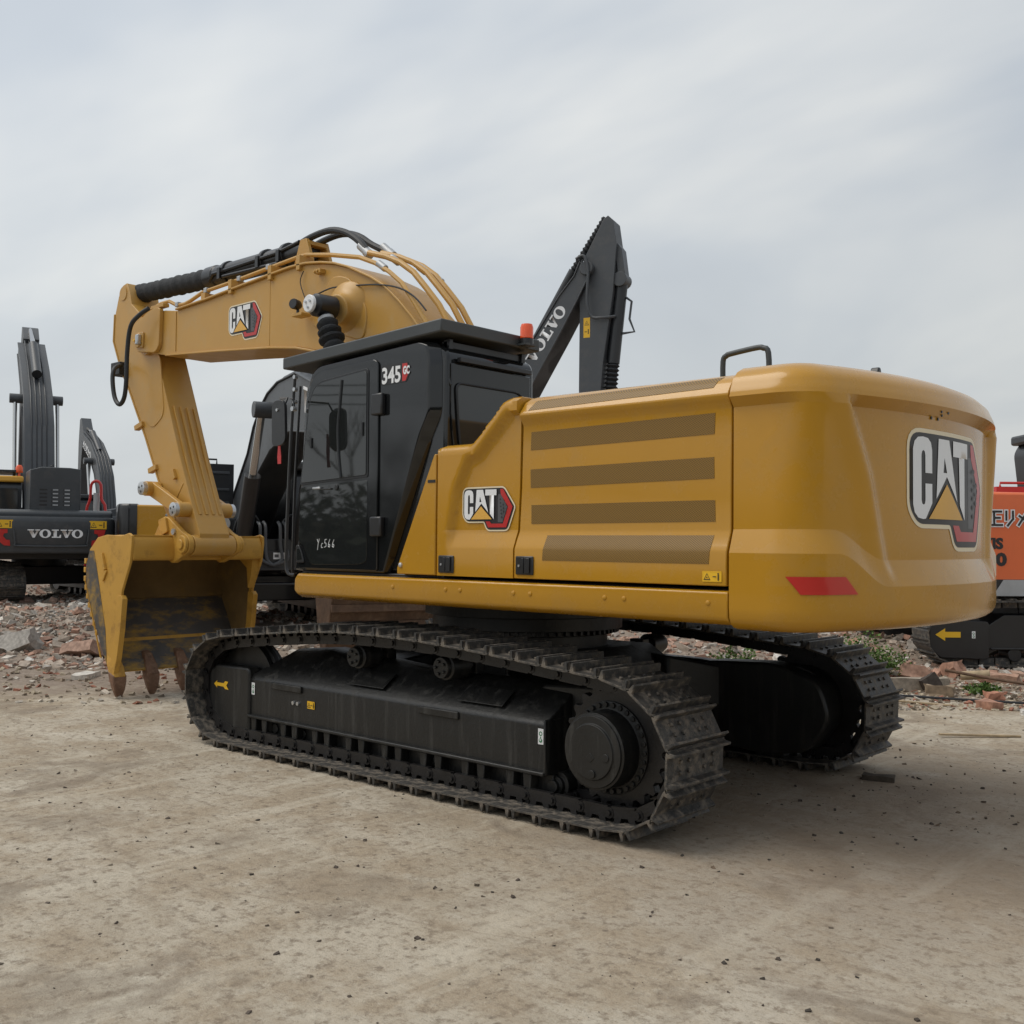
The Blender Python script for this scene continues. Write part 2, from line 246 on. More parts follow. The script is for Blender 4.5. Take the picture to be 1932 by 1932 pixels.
# ------------------------------------------------------------------ mesh helpers
LINK = sc.collection.objects.link
class MB:
    def __init__(s): s.b = bmesh.new(); s.mi = 0
    def face(s, vs):
        try: f = s.b.faces.new(vs); f.material_index = s.mi; return f
        except ValueError: return None
    def box(s, x0, x1, y0, y1, z0, z1, mat=None):
        v = [s.b.verts.new(Vector(p)) for p in ((x0, y0, z0), (x1, y0, z0), (x1, y1, z0), (x0, y1, z0), (x0, y0, z1), (x1, y0, z1), (x1, y1, z1), (x0, y1, z1))]
        for q in ((0, 3, 2, 1), (4, 5, 6, 7), (0, 1, 5, 4), (1, 2, 6, 5), (2, 3, 7, 6), (3, 0, 4, 7)): s.face([v[i] for i in q])
        if mat:
            for a in v: a.co = mat @ a.co
        return s
    def prism(s, pts, a0, a1, ax='y', mat=None):
        def P(p, a): return Vector((p[0], a, p[1])) if ax == 'y' else Vector((a, p[0], p[1])) if ax == 'x' else Vector((p[0], p[1], a))
        A = [s.b.verts.new(P(p, a0)) for p in pts]; B = [s.b.verts.new(P(p, a1)) for p in pts]
        n = len(pts); s.face(A); s.face(B[::-1])
        for i in range(n): s.face([A[(i+1) % n], A[i], B[i], B[(i+1) % n]])
        if mat:
            for v in A+B: v.co = mat @ v.co
        return s
    def loft(s, secs, closed_ends=True):          # secs: list of lists of 3D points
        R = [[s.b.verts.new(Vector(p)) for p in q] for q in secs]; n = len(R[0])
        for a, b_ in zip(R, R[1:]):
            for i in range(n): s.face([a[i], a[(i+1) % n], b_[(i+1) % n], b_[i]])
        if closed_ends: s.face(R[0][::-1]); s.face(R[-1])
        return s
    def cyl(s, p0, p1, r0, r1=None, seg=24, caps=True):
        return s.lathe(p0, p1, [(0, r0), (1, r0 if r1 is None else r1)], seg, caps)
    def lathe(s, p0, p1, prof, seg=24, caps=True):  # prof: (t along p0->p1 0..1, radius)
        p0 = Vector(p0); p1 = Vector(p1); d = p1-p0; q = d.to_track_quat('Z', 'Y') if d.length > 0 else None
        rings = []
        for t, r in prof:
            c = p0+d*t; rings.append([s.b.verts.new(c+q @ Vector((r*math.cos(2*PI*k/seg), r*math.sin(2*PI*k/seg), 0))) for k in range(seg)])
        for a, b_ in zip(rings, rings[1:]):
            for i in range(seg): s.face([a[i], a[(i+1) % seg], b_[(i+1) % seg], b_[i]])
        if caps: s.face(rings[0][::-1]); s.face(rings[-1])
        return s
    def tube(s, path, r, seg=10, smooth=4, caps=True):
        P = [Vector(p) for p in path]
        if smooth and len(P) > 2:
            Q = []
            for i in range(len(P)-1):
                a = P[max(i-1, 0)]; b_ = P[i]; c = P[i+1]; d = P[min(i+2, len(P)-1)]
                for k in range(smooth):
                    t = k/smooth; Q.append(0.5*((2*b_)+(c-a)*t+(2*a-5*b_+4*c-d)*t*t+(3*b_-a-3*c+d)*t**3))
            Q.append(P[-1]); P = Q
        rings = []; up = None
        for i, p in enumerate(P):
            d = (P[min(i+1, len(P)-1)]-P[max(i-1, 0)]).normalized()
            if up is None: up = d.orthogonal().normalized()
            up = (up-d*up.dot(d)).normalized(); sd_ = d.cross(up)
            rr = r(i/(len(P)-1)) if callable(r) else r
            rings.append([s.b.verts.new(p+up*rr*math.cos(2*PI*k/seg)+sd_*rr*math.sin(2*PI*k/seg)) for k in range(seg)])
        for a, b_ in zip(rings, rings[1:]):
            for i in range(seg): s.face([a[i], a[(i+1) % seg], b_[(i+1) % seg], b_[i]])
        if caps: s.face(rings[0][::-1]); s.face(rings[-1])
        return s
    def poly(s, pts3):
        s.face([s.b.verts.new(Vector(p)) for p in pts3]); return s
    def add_mesh(s, me, mat):
        n0 = len(s.b.verts); s.b.from_mesh(me); s.b.verts.ensure_lookup_table()
        for v in s.b.verts[n0:]: v.co = mat @ v.co
        return s
    def build(s, name, mats, parent=None, bevel=0.0, segs=2, ang=34, recalc=True):
        if not isinstance(mats, (list, tuple)): mats = [mats]
        b = s.b
        if recalc: bmesh.ops.recalc_face_normals(b, faces=b.faces[:])
        ca = math.radians(ang)
        for f in b.faces: f.smooth = True
        for e in b.edges:
            e.smooth = not (len(e.link_faces) != 2 or e.calc_face_angle(0) > ca)
        me = bpy.data.meshes.new(name); b.to_mesh(me); b.free()
        for m in mats: me.materials.append(M[m] if isinstance(m, str) else m)
        o = bpy.data.objects.new(name, me); LINK(o)
        if parent: o.parent = parent
        if bevel:
            md = o.modifiers.new('bevel', 'BEVEL'); md.width = bevel; md.segments = segs; md.limit_method = 'ANGLE'; md.angle_limit = math.radians(32); md.harden_normals = False; md.use_clamp_overlap = True
        return o
def tag(o, label=None, cat=None, group=None, kind=None):
    if label: o['label'] = label
    if cat: o['category'] = cat
    if group: o['group'] = group
    if kind: o['kind'] = kind
    return o
def thing(name, label, cat, loc=(0, 0, 0), rotz=0.0, group=None):
    o = bpy.data.objects.new(name, None); LINK(o); o.location = loc; o.rotation_euler = (0, 0, rotz); o.empty_display_size = 0.3
    return tag(o, label, cat, group)
def interp(tab, x):
    if x <= tab[0][0]: return tab[0][1]
    for (a, b_), (c, d) in zip(tab, tab[1:]):
        if x <= c: return b_+(d-b_)*(x-a)/(c-a)
    return tab[-1][1]
def sm(a, b_, x):
    t = min(1, max(0, (x-a)/(b_-a))); return t*t*(3-2*t)
def roundpoly(pts, r, n=4, only=None):
    out = []; L = len(pts)
    for i, p in enumerate(pts):
        if only is not None and i not in only: out.append(tuple(p)); continue
        p = Vector(p[:2]); a = Vector(pts[i-1][:2])-p; b_ = Vector(pts[(i+1) % L][:2])-p
        rr = r[i] if isinstance(r, (list, tuple)) else r
        k = min(rr, a.length*0.45, b_.length*0.45)
        if k < 1e-5: out.append(tuple(p)); continue
        A = p+a.normalized()*k; B = p+b_.normalized()*k
        for t in range(n+1):
            u = t/n; q = A*(1-u)**2+p*2*u*(1-u)+B*u*u; out.append((q.x, q.y))
    return out
# decal: flat polygons in (u,v), mapped on to a surface by place(u,v,lift)
def decal(name, layers, place, parent, mats, step=None, lift0=0.003, dl=0.0015):
    mb = MB(); b = mb.b
    for li, (mi, pl) in enumerate(layers):
        loops = pl if isinstance(pl[0][0], (list, tuple)) else [pl]
        tmp = bmesh.new(); flat = [p for lp in loops for p in lp]
        vs = [tmp.verts.new((p[0], p[1], 0)) for p in flat]
        for t in tessellate_polygon([[Vector((p[0], p[1], 0)) for p in lp] for lp in loops]):
            try: tmp.faces.new([vs[i] for i in t])
            except ValueError: pass
        if step:
            us = [p[0] for p in flat]; vv_ = [p[1] for p in flat]
            for ax, lo, hi in ((0, min(us), max(us)), (1, min(vv_), max(vv_))):
                k = math.ceil(lo/step)
                while k*step < hi:
                    co = Vector((k*step, 0, 0)) if ax == 0 else Vector((0, k*step, 0)); no = Vector((1, 0, 0)) if ax == 0 else Vector((0, 1, 0))
                    bmesh.ops.bisect_plane(tmp, geom=tmp.verts[:]+tmp.edges[:]+tmp.faces[:], plane_co=co, plane_no=no); k += 1
        vm = {v: b.verts.new(place(v.co.x, v.co.y, lift0+li*dl)) for v in tmp.verts}
        for f in tmp.faces:
            try: g = b.faces.new([vm[v] for v in f.verts]); g.material_index = mi
            except ValueError: pass
        tmp.free()
    return mb.build(name, mats, parent, ang=60, recalc=False)
def sc_poly(p, s, ox=0, oy=0, sy=None):
    sy = s if sy is None else sy; return [(x*s+ox, y*sy+oy) for x, y in p]
def circ(cx_, cy_, rx, ry=None, n=20): return [(cx_+rx*math.cos(2*PI*k/n), cy_+(ry or rx)*math.sin(2*PI*k/n)) for k in range(n)]

# the machine maker's emblem, width 1, height 0.594
LOGO_OUT = roundpoly([(0, .592), (.797, .592), (1.0, .322), (.867, .0), (.485, .0), (.42, .12), (.075, .12), (.0, .2)], [.09, .05, .03, .06, .05, .02, .07, .09], 5)
LX = .93
C_ = [(.152, .385), (.225, .385), (.225, .505), (.212, .545), (.18, .567), (.128, .572), (.078, .567), (.045, .545), (.03, .505), (.03, .22), (.045, .178), (.08, .152), (.128, .146), (.155, .148), (.225, .23), (.225, .33), (.152, .33), (.152, .245), (.146, .226), (.132, .22), (.118, .226), (.112, .245), (.112, .475), (.118, .495), (.132, .502), (.146, .495), (.152, .475)]
A_ = [[(.30, .572), (.435, .572), (.548, .245), (.402, .375), (.272, .255)], [(.372, .475), (.358, .395), (.404, .395)]]
T_ = [(.487, .572), (.722, .572), (.722, .488), (.668, .488), (.668, .148), (.588, .225), (.575, .488), (.487, .488)]
TRI = [(.40, .335), (.63, .148), (.185, .148)]
RED1 = [(.735, .575), (.79, .575), (.972, .322), (.853, .032), (.505, .032), (.452, .118), (.535, .118), (.565, .085), (.79, .085), (.885, .322), (.745, .50)]
GREY1 = [(.69, .50), (.745, .50), (.868, .322), (.78, .105), (.69, .105)]
sx_ = lambda pl: [(x*LX, y) for x, y in pl]
C_ = sx_(C_); A_ = [sx_(q) for q in A_]; T_ = sx_(T_); TRI = sx_(TRI)
def grow(pl, d):
    c = Vector((.5, .33)); out = []; L = len(pl)
    for i, p in enumerate(pl):
        a = Vector(pl[i-1]); b_ = Vector(pl[(i+1) % L]); t = (b_-a); t = t.normalized() if t.length > 1e-6 else Vector((1, 0)); nrm = Vector((-t.y, t.x)); out.append((p[0]+nrm.x*d, p[1]+nrm.y*d))
    return out
def emblem(name, place, parent, W, step=None, H=None, dl=.0015):
    k = 1 if H is None else H/(W*.594)
    S = lambda pl: [(x*W, y*W*k) for x, y in pl]
    layers = [(0, S(grow(LOGO_OUT, .022))), (1, S(LOGO_OUT)), (2, S(GREY1)), (3, S(RED1)), (4, S(C_)), (4, [S(q) for q in A_]), (4, S(T_)), (5, S(TRI))]
    # diamond net in the grey field
    for i in range(7):
        for j in range(3):
            x = .72+.055*j; y = .15+.05*i+(0.025 if j % 2 else 0)
            if x-.02 > .69 and x+.02 < .888-((y-.322)*.85 if y > .322 else (.322-y)*.5) and y < .46 and x > .74: layers.append((1, S([(x-.018, y), (x, y+.019), (x+.018, y), (x, y-.019)])))
    return decal(name, layers, place, parent, ['cream', 'black', 'grey', 'red', 'white', 'tri'], step, dl=dl)
# slab letter word
LV = [(0, 1), (.66, 1), (.66, .87), (.52, .87), (.74, .36), (.92, .87), (.8, .87), (.8, 1), (1.28, 1), (1.28, .87), (1.16, .87), (.74, 0), (.52, 0), (.12, .87), (0, .87)]
LL = [(0, 1), (.72, 1), (.72, .87), (.53, .87), (.53, .13), (.78, .13), (.86, .38), (.98, .38), (.98, 0), (0, 0), (0, .13), (.18, .13), (.18, .87), (0, .87)]
def LO(ox): return [circ(ox+.6, .5, .6, .53, 26), circ(ox+.6, .5, .27, .40, 26)]
def slabword(place, parent, H, aspect=1.0, name='lettering', step=None):
    lay = []; off = lambda pl, o: [((x+o)*H*aspect, y*H) for x, y in pl]
    lay.append((0, off(LV, 0))); lay.append((0, [off(q, 0) for q in LO(1.22)])); lay.append((0, off(LL, 2.5))); lay.append((0, off(LV, 3.42))); lay.append((0, [off(q, 0) for q in LO(4.6)]))
    return decal(name, lay, place, parent, ['white'], step, dl=0.0)
def textpoly(txt, size=1.0, bold=0.0, shear=0.0, sx=1.0):
    cu = bpy.data.curves.new('t', 'FONT'); cu.body = txt; cu.size = size; cu.offset = bold; cu.shear = shear; cu.resolution_u = 3
    o = bpy.data.objects.new('t', cu); LINK(o); dg = bpy.context.evaluated_depsgraph_get(); dg.update()
    me = bpy.data.meshes.new_from_object(o.evaluated_get(dg)); bpy.data.objects.remove(o); bpy.data.curves.remove(cu)
    for v in me.vertices: v.co.x *= sx
    return me
def textdecal(name, me, place, parent, mat, lift=0.003):
    mb = MB(); mb.b.from_mesh(me)
    for v in mb.b.verts: v.co = place(v.co.x, v.co.y, lift)
    for f in mb.b.faces: f.material_index = 0
    return mb.build(name, [mat], parent, recalc=False)
def warn(name, place, parent, W, H, vertical=False):   # yellow warning plate: triangle and a figure
    P = [(0, roundpoly([(0, 0), (W, 0), (W, H), (0, H)], .006, 3)), (1, [[(W*.02, H*.04), (W*.98, H*.04), (W*.98, H*.96), (W*.02, H*.96)], [(W*.035, H*.08), (W*.965, H*.08), (W*.965, H*.92), (W*.035, H*.92)]])]
    if vertical: c1, c2, r = (W*.5, H*.72), (W*.5, H*.3), W*.36
    else: c1, c2, r = (W*.25, H*.46), (W*.72, H*.5), H*.36
    t = lambda k: [(c1[0]-r*k, c1[1]-r*.8*k), (c1[0]+r*k, c1[1]-r*.8*k), (c1[0], c1[1]+r*k)]
    P.append((2, [t(1.0), t(.72)])); P.append((2, circ(c1[0], c1[1]-r*.15, r*.18)))
    P.append((2, [(c2[0]+r*.5, c2[1]-r), (c2[0]+r*.85, c2[1]-r), (c2[0]+r*.85, c2[1]+r*.5), (c2[0]+r*.5, c2[1]+r*.5)])); P.append((2, circ(c2[0]+r*.68, c2[1]+r*.75, r*.22)))
    P.append((2, [(c2[0]-r*.9, c2[1]-r*.15), (c2[0]+r*.1, c2[1]-r*.15), (c2[0]+r*.1, c2[1]+r*.1), (c2[0]-r*.9, c2[1]+r*.1)]))
    return decal(name, P, place, parent, ['decalyellow', 'decalyellow', 'black'], dl=0.0008)
def hookdecal(name, place, parent, W, H):
    P = [(0, [(0, 0), (W, 0), (W, H), (0, H)]), (1, [circ(W*.5, H*.68, W*.32, n=14), circ(W*.5, H*.68, W*.18, n=14)]), (1, [(W*.42, H*.4), (W*.58, H*.4), (W*.58, H*.5), (W*.42, H*.5)]), (1, [circ(W*.5, H*.25, W*.3, n=14), circ(W*.45, H*.28, W*.17, n=14)])]
    return decal(name, P, place, parent, ['white', 'green'], dl=0.0008)

# ------------------------------------------------------------------ ground
def rubble_h(a, D):
    k = sm(15.5, 18.5, D+1.2*noise.noise(Vector((a*.15, D*.15, 0))))
    return k*(0.27+0.10*noise.noise(Vector((a*.35, D*.35, 5)))+0.035*noise.noise(Vector((a*1.6, D*1.6, 2)))) + 0.03*sm(12.5, 14, D)*noise.noise(Vector((a*1.3, D*1.3, 9)))
def make_ground():
    mb = MB(); b = mb.b
    As = [-600, -250, -120, -60, -40]+[-30+i*.75 for i in range(81)]+[40, 60, 120, 250, 600]
    Ds = [-600, -200, -80, -30, -12, -4]+[i*1.0 for i in range(0, 12)]+[12+i*.5 for i in range(70)]+[50, 60, 80, 120, 200, 400, 900]
    G = []
    for D in Ds:
        row = []
        for a in As:
            z = rubble_h(a, D) if D > 10 else 0.0
            if D > 46: z = 0.27*max(0, 1-(D-46)/40)
            row.append(b.verts.new(gp(a, D, z)))
        G.append(row)
    for r, s in zip(G, G[1:]):
        for i in range(len(As)-1): mb.face([r[i], r[i+1], s[i+1], s[i]])
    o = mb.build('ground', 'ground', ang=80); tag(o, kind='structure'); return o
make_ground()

# ------------------------------------------------------------------ the yellow excavator
X = thing('crawler_excavator', 'big yellow crawler excavator with glossy black cab parked in the middle of the yard', 'excavator')

# --- shared track pieces
def shoe_mesh(W=0.6, pitch=0.222, name='track_shoe'):
    mb = MB(); h = pitch/2
    prof = [(-h-.012, -.012), (-h+.02, -.022), (h-.03, -.022), (h+.004, -.014), (h+.004, -.004), (h-.03, -.008), (.102, -.008), (.095, .042), (.080, .042), (.072, -.008),
            (-.070, -.008), (-.078, .042), (-.093, .042), (-.100, -.008), (-h+.008, -.008), (-h-.012, .002)]
    mb.prism(prof, -W/2, W/2)
    for bx_ in (-.025, .035):
        for by in (-.17, -.08, .08, .17): mb.cyl((bx_, by, -.01), (bx_, by, .006), .013, seg=6)
    bmesh.ops.recalc_face_normals(mb.b, faces=mb.b.faces[:])
    return mb
TIP = [(-2.08, .012), (-2.30, .07), (-2.455, .24), (-2.51, .45), (-2.495, .60), (-2.435, .745), (-2.345, .85), (-2.22, .94), (-2.06, .995), (-1.9, 1.015), (-1.67, 1.03), (-1.24, 1.066), (-.82, 1.097),
       (-.34, 1.122), (.1, 1.13), (.54, 1.125), (.94, 1.10), (1.36, 1.063), (1.8, 1.02), (2.22, .975), (2.42, .89), (2.56, .77), (2.635, .62), (2.65, .45), (2.60, .27), (2.48, .12), (2.30, .03), (2.1, .0)]
def resample(loop, n, shift=0.0):
    P = [Vector(p) for p in loop]; P.append(P[0]); L = [0]
    for a, b_ in zip(P, P[1:]): L.append(L[-1]+(b_-a).length)
    T = L[-1]; out = []
    for k in range(n):
        s = ((k+shift)/n*T) % T
        for i in range(len(P)-1):
            if L[i+1] >= s: t = (s-L[i])/(L[i+1]-L[i]); out.append(P[i].lerp(P[i+1], t)); break
    return out, T/n
def inset(loop, d):
    out = []; n = len(loop)
    for i in range(n):
        a = Vector(loop[i-1]); b_ = Vector(loop[(i+1) % n]); t = (b_-a).normalized(); out.append(Vector(loop[i])+Vector((-t.y, t.x))*d*-1)
    return out
PLATE = inset([Vector(p) for p in TIP], 0.042)          # sign checked below
cz = sum(p[1] for p in TIP)/len(TIP)
if max(p.y for p in PLATE) > 1.13: PLATE = inset([Vector(p) for p in TIP], -0.042)
NSH = 50
knots, PITCH = resample(PLATE, NSH, 0.35)
smb = shoe_mesh(0.6, PITCH)
sh0 = smb.build('track_shoe', 'shoe', None, bevel=0.004, segs=1); sh0.data.name = 'track_shoe'
lk = MB()
for yy in (-.105, .105):
    pr = [(-.095, -.118), (.085, -.118), (.10, -.095), (.10, -.075), (.07, -.045), (.075, -.022), (.03, -.022), (.02, -.05), (-.03, -.05), (-.04, -.022), (-.085, -.022), (-.08, -.045), (-.112, -.07), (-.112, -.10)]
    o_ = .012 if yy > 0 else -.012
    lk.prism(pr, yy-.02+o_, yy+.02+o_)
    lk.cyl((.10, yy-.03, -.078), (.10, yy+.036, -.078), .034, seg=14); lk.cyl((.10, yy-.05, -.078), (.10, yy+.05, -.078), .018, seg=10)
lk.cyl((.098, -.105, -.07), (.098, .105, -.07), .03, seg=12)
lkme = bpy.data.meshes.new('linktmp'); bmesh.ops.recalc_face_normals(lk.b, faces=lk.b.faces[:]); lk.b.to_mesh(lkme); lk.b.free()
def make_side(sg):
    yc = 1.295 if sg > 0 else -1.325
    ch = MB(); mats_ = []
    for i in range(NSH):
        a = knots[i]; b_ = knots[(i+1) % NSH]; c = (a+b_)/2; d = (b_-a).normalized(); up = Vector((d.y, -d.x))
        if (c+up*.1-Vector((0.1, .55))).length < (c-Vector((0.1, .55))).length and abs(c.x) < 1.9: up = -up
        # travel direction d; outward normal must point away from the loop centre
        ctr = Vector((max(-1.9, min(2.1, c.x)), .53))
        up = Vector((-d.y, d.x));
        if (c-ctr).dot(up) < 0: up = -up
        mt = Matrix(((d.x, 0, up.x, c.x), (0, 1, 0, yc), (d.y, 0, up.y, c.y), (0, 0, 0, 1)))
        if mt.to_3x3().determinant() < 0: mt = Matrix(((-d.x, 0, up.x, c.x), (0, 1, 0, yc), (-d.y, 0, up.y, c.y), (0, 0, 0, 1)))
        mats_.append(mt); ch.add_mesh(lkme, mt)
    t = ch.build('crawler_track', 'link', X)
    for i, mt in enumerate(mats_):
        o = sh0 if (sg > 0 and i == 0) else sh0.copy()
        if o is not sh0: LINK(o)
        o.parent = t; o.matrix_local = mt
    # track frame
    Y = lambda y: y*sg
    fr = MB()
    secs = []
    for x, zt, zo in ((1.88, .72, .60), (1.62, .83, .60), (1.13, .875, .60), (-.1, .80, .60), (-1.0, .80, .60), (-1.40, .78, .60)):
        secs.append([(x, Y(.98), .26), (x, Y(1.40), .26), (x, Y(1.405), zo-.02), (x, Y(1.385), zo+.012), (x, Y(1.14), zt-.02), (x, Y(1.10), zt), (x, Y(.98), zt)])
    fr.loft(secs)
    fr.box(-1.40, 1.88, Y(1.38), Y(1.435), .262, .288)                       # lower flange
    fr.box(-1.40, 1.85, Y(1.12), Y(1.33), .075, .262)                        # roller carrier behind guards
    for x in [-1.28+.415*k for k in range(8)]:                               # guard brackets
        for e_ in (0, .15): fr.prism([(x+e_, .262), (x+e_+.075, .262), (x+e_+.055, .06), (x+e_+.015, .06)], Y(1.33), Y(1.41))
    fr.box(-1.22, 1.62, Y(1.33), Y(1.375), .028, .062)                       # guide rail
    fr.box(-1.402, -1.385, Y(1.0), Y(1.415), .262, .62)
    fr.box(1.15, 1.55, Y(1.405), Y(1.425), .53, .585); fr.box(-.62, -.22, Y(1.405), Y(1.425), .53, .585)   # step brackets
    fo = fr.build('track_frame', 'under', X, bevel=.008)
    for x in (.22, -.98):
        cv = MB(); cv.prism([(x, 0), (x+.42, 0), (x+.42, .16), (x, .16)], 0, .006, ax='z', mat=Matrix.Translation((0, Y(1.375), .622)) @ Matrix.Rotation(math.radians(138 if sg > 0 else -138), 4, 'X') @ Matrix.Scale(-1 if sg > 0 else 1, 4, (0, 1, 0)) if False else Matrix.Translation((0, Y(1.30), .70)) @ Matrix.Rotation(math.radians(-37*sg), 4, 'X') @ Matrix.Translation((0, -.08, 0)))
        cv.build('cover_plate', 'under', fo, bevel=.003)
    # rollers
    for k in range(9):
        x = -1.40+.375*k
        MB().lathe((x, Y(1.12), .19), (x, Y(1.345), .19), [(0, .10), (.25, .10), (.3, .085), (.7, .085), (.72, .06), (.85, .06), (.86, .04), (1, .04)], 20).build('track_roller', 'under', fo, bevel=.003)
    for x in (.566, -.392):
        r_ = MB().lathe((x, Y(1.10), .862), (x, Y(1.37), .862), [(0, .06), (.15, .06), (.18, .092), (.82, .092), (.84, .075), (1, .075)], 24)
        for k in range(5):
            a = 2*PI*k/5; r_.cyl((x+.045*math.cos(a), Y(1.37), .862+.045*math.sin(a)), (x+.045*math.cos(a), Y(1.385), .862+.045*math.sin(a)), .012, seg=8)
        r_.cyl((x, Y(.98), .862), (x, Y(1.12), .862), .045, seg=14).box(x-.07, x+.07, Y(.99), Y(1.08), .78, .92)
        r_.build('carrier_roller', 'under', fo, bevel=.004)
    # idler, guard
    MB().lathe((2.08, Y(1.14), .49), (2.08, Y(1.30), .49), [(0, .30), (.02, .385), (.32, .385), (.34, .41), (.66, .41), (.68, .385), (.98, .385), (1, .30)], 40).build('idler_wheel', 'under', fo, bevel=.004)
    ig = MB(); ig.prism(roundpoly([(2.466, .60), (2.36, .668), (1.86, .675), (1.86, .09), (2.20, .10), (2.30, .14), (2.468, .26)], .05), Y(1.30), Y(1.425))
    ig.box(1.86, 2.0, Y(1.0), Y(1.32), .3, .62)
    igo = ig.build('idler_guard', 'under', fo, bevel=.02, segs=3)
    if sg > 0:
        ar = [(2.376, .497), (2.335, .535), (2.34, .512), (2.20, .512), (2.16, .54), (2.175, .495), (2.15, .45), (2.205, .48), (2.345, .482), (2.34, .46)]
        ar = [(2.385, .497), (2.335, .53), (2.340, .511), (2.235, .513), (2.215, .532), (2.165, .530), (2.195, .497), (2.160, .462), (2.215, .464), (2.237, .482), (2.340, .483), (2.335, .464)]
        decal('arrow_decal', [(0, ar)], lambda u, v, l: Vector((u, 1.425+l, v)), fo, ['decalyellow'])
        hookdecal('hook_decal', lambda u, v, l: Vector((1.845-u, 1.405+l, v+.455)), fo, .045, .10)
        hookdecal('hook_decal', lambda u, v, l: Vector((-1.335-u, 1.405+l, v+.46)), fo, .045, .10)
        warn('warning_decal', lambda u, v, l: Vector((1.08-u, 1.405+l, v+.42)), fo, .095, .06)
        bb = MB()
        for x in (1.20, 1.26): bb.cyl((x, 1.40, .445), (x, 1.418, .445), .016, seg=8)
        bb.build('frame_bolt', 'pinsteel', fo)
    # sprocket and final drive
    sp = []
    nt_ = 23
    rs_ = .385 if sg > 0 else .435
    for k in range(nt_*4):
        a = 2*PI*k/(nt_*4); r = (rs_, rs_, rs_-.04, rs_-.04)[k % 4]; sp.append((-1.885+r*math.cos(a), .51+r*math.sin(a)))
    MB().prism(sp, Y(1.265), Y(1.325)).build('drive_sprocket', 'link', fo, bevel=.004)
    fd = MB().lathe((-1.86, Y(1.05), .50), (-1.845, Y(1.52), .493), [(0, .30), (.52, .30), (.53, .285), (.60, .285), (.62, .235), (.93, .232), (.935, .218), (.965, .215), (.97, .17), (1, .165)], 48)
    for k in range(30):
        a = 2*PI*k/30; c = (-1.855+.262*math.cos(a), .497+.262*math.sin(a)); fd.cyl((c[0], Y(1.32), c[1]), (c[0], Y(1.355), c[1]), .017, seg=8)
    for k in range(14):
        a = 2*PI*k/14; c = (-1.845+.198*math.cos(a), .493+.198*math.sin(a)); fd.cyl((c[0], Y(1.485), c[1]), (c[0], Y(1.497), c[1]), .008, seg=6)
    for a in (-.15, -1.45): c = (-1.845-.12*math.cos(a), .493+.13*math.sin(a)); fd.cyl((c[0], Y(1.5), c[1]), (c[0], Y(1.53), c[1]), .024, seg=14)
    fd.prism([(-1.845-.03, .46), (-1.845, .43), (-1.845+.03, .46), (-1.845, .49)], Y(1.519), Y(1.523))
    fd.build('final_drive', 'under', fo, bevel=.004)
    # inner motor guard
    mg = MB(); mg.prism(roundpoly([(-1.10, .16), (-1.10, .80), (-1.75, .83), (-2.12, .72), (-2.22, .45), (-2.05, .18), (-1.7, .11)], .1, 5), Y(.90), Y(1.14))
    mg.build('travel_motor_guard', 'under', fo, bevel=.02)
make_side(1); make_side(-1)
cb = MB()
cb.prism([(-1.0, .50), (1.0, .50), (1.0, .78), (.75, .93), (-.75, .93), (-1.0, .78)], -.7, .7)
for sx_ in (-1, 1):
    for sy_ in (-1, 1):
        cb.loft([[(sx_*.3, sy_*.6, .5), (sx_*1.05, sy_*.5, .5), (sx_*1.05, sy_*.5, .86), (sx_*.3, sy_*.6, .9)], [(sx_*.75, sy_*1.05, .42), (sx_*1.35, sy_*1.05, .42), (sx_*1.35, sy_*1.05, .74), (sx_*.75, sy_*1.05, .74)]])
cb.build('car_body', 'under', X, bevel=.02)
sr = MB().lathe((0, 0, .92), (0, 0, 1.27), [(0, .66), (.3, .66), (.31, .72), (.42, .72), (.43, .78), (.72, .78), (.73, .84), (1, .84)], 64)
for k in range(72):
    a = 2*PI*k/72; c = Vector((.735*math.cos(a), .735*math.sin(a), 0)); sr.box(-.018, .018, -.012, .012, 1.035, 1.075, Matrix.Translation(c) @ Matrix.Rotation(a, 4, 'Z'))
sr.build('slewing_ring', 'under', X, bevel=.004)

# --- upper structure
fm = MB(); fm.box(-2.75, 1.10, -1.36, 1.40, 1.30, 1.50); fm.box(-.45, 1.18, .40, 1.40, 1.49, 1.515); fm.box(-.7, 1.3, -.40, .40, 1.22, 1.55)
for y in (-.42, .36): fm.prism([(-.6, 1.5), (1.0, 1.5), (.85, 1.9), (.5, 2.15), (.1, 2.1), (-.4, 1.7)], y, y+.06)
fm.build('main_frame', 'blackpaint', X, bevel=.01)
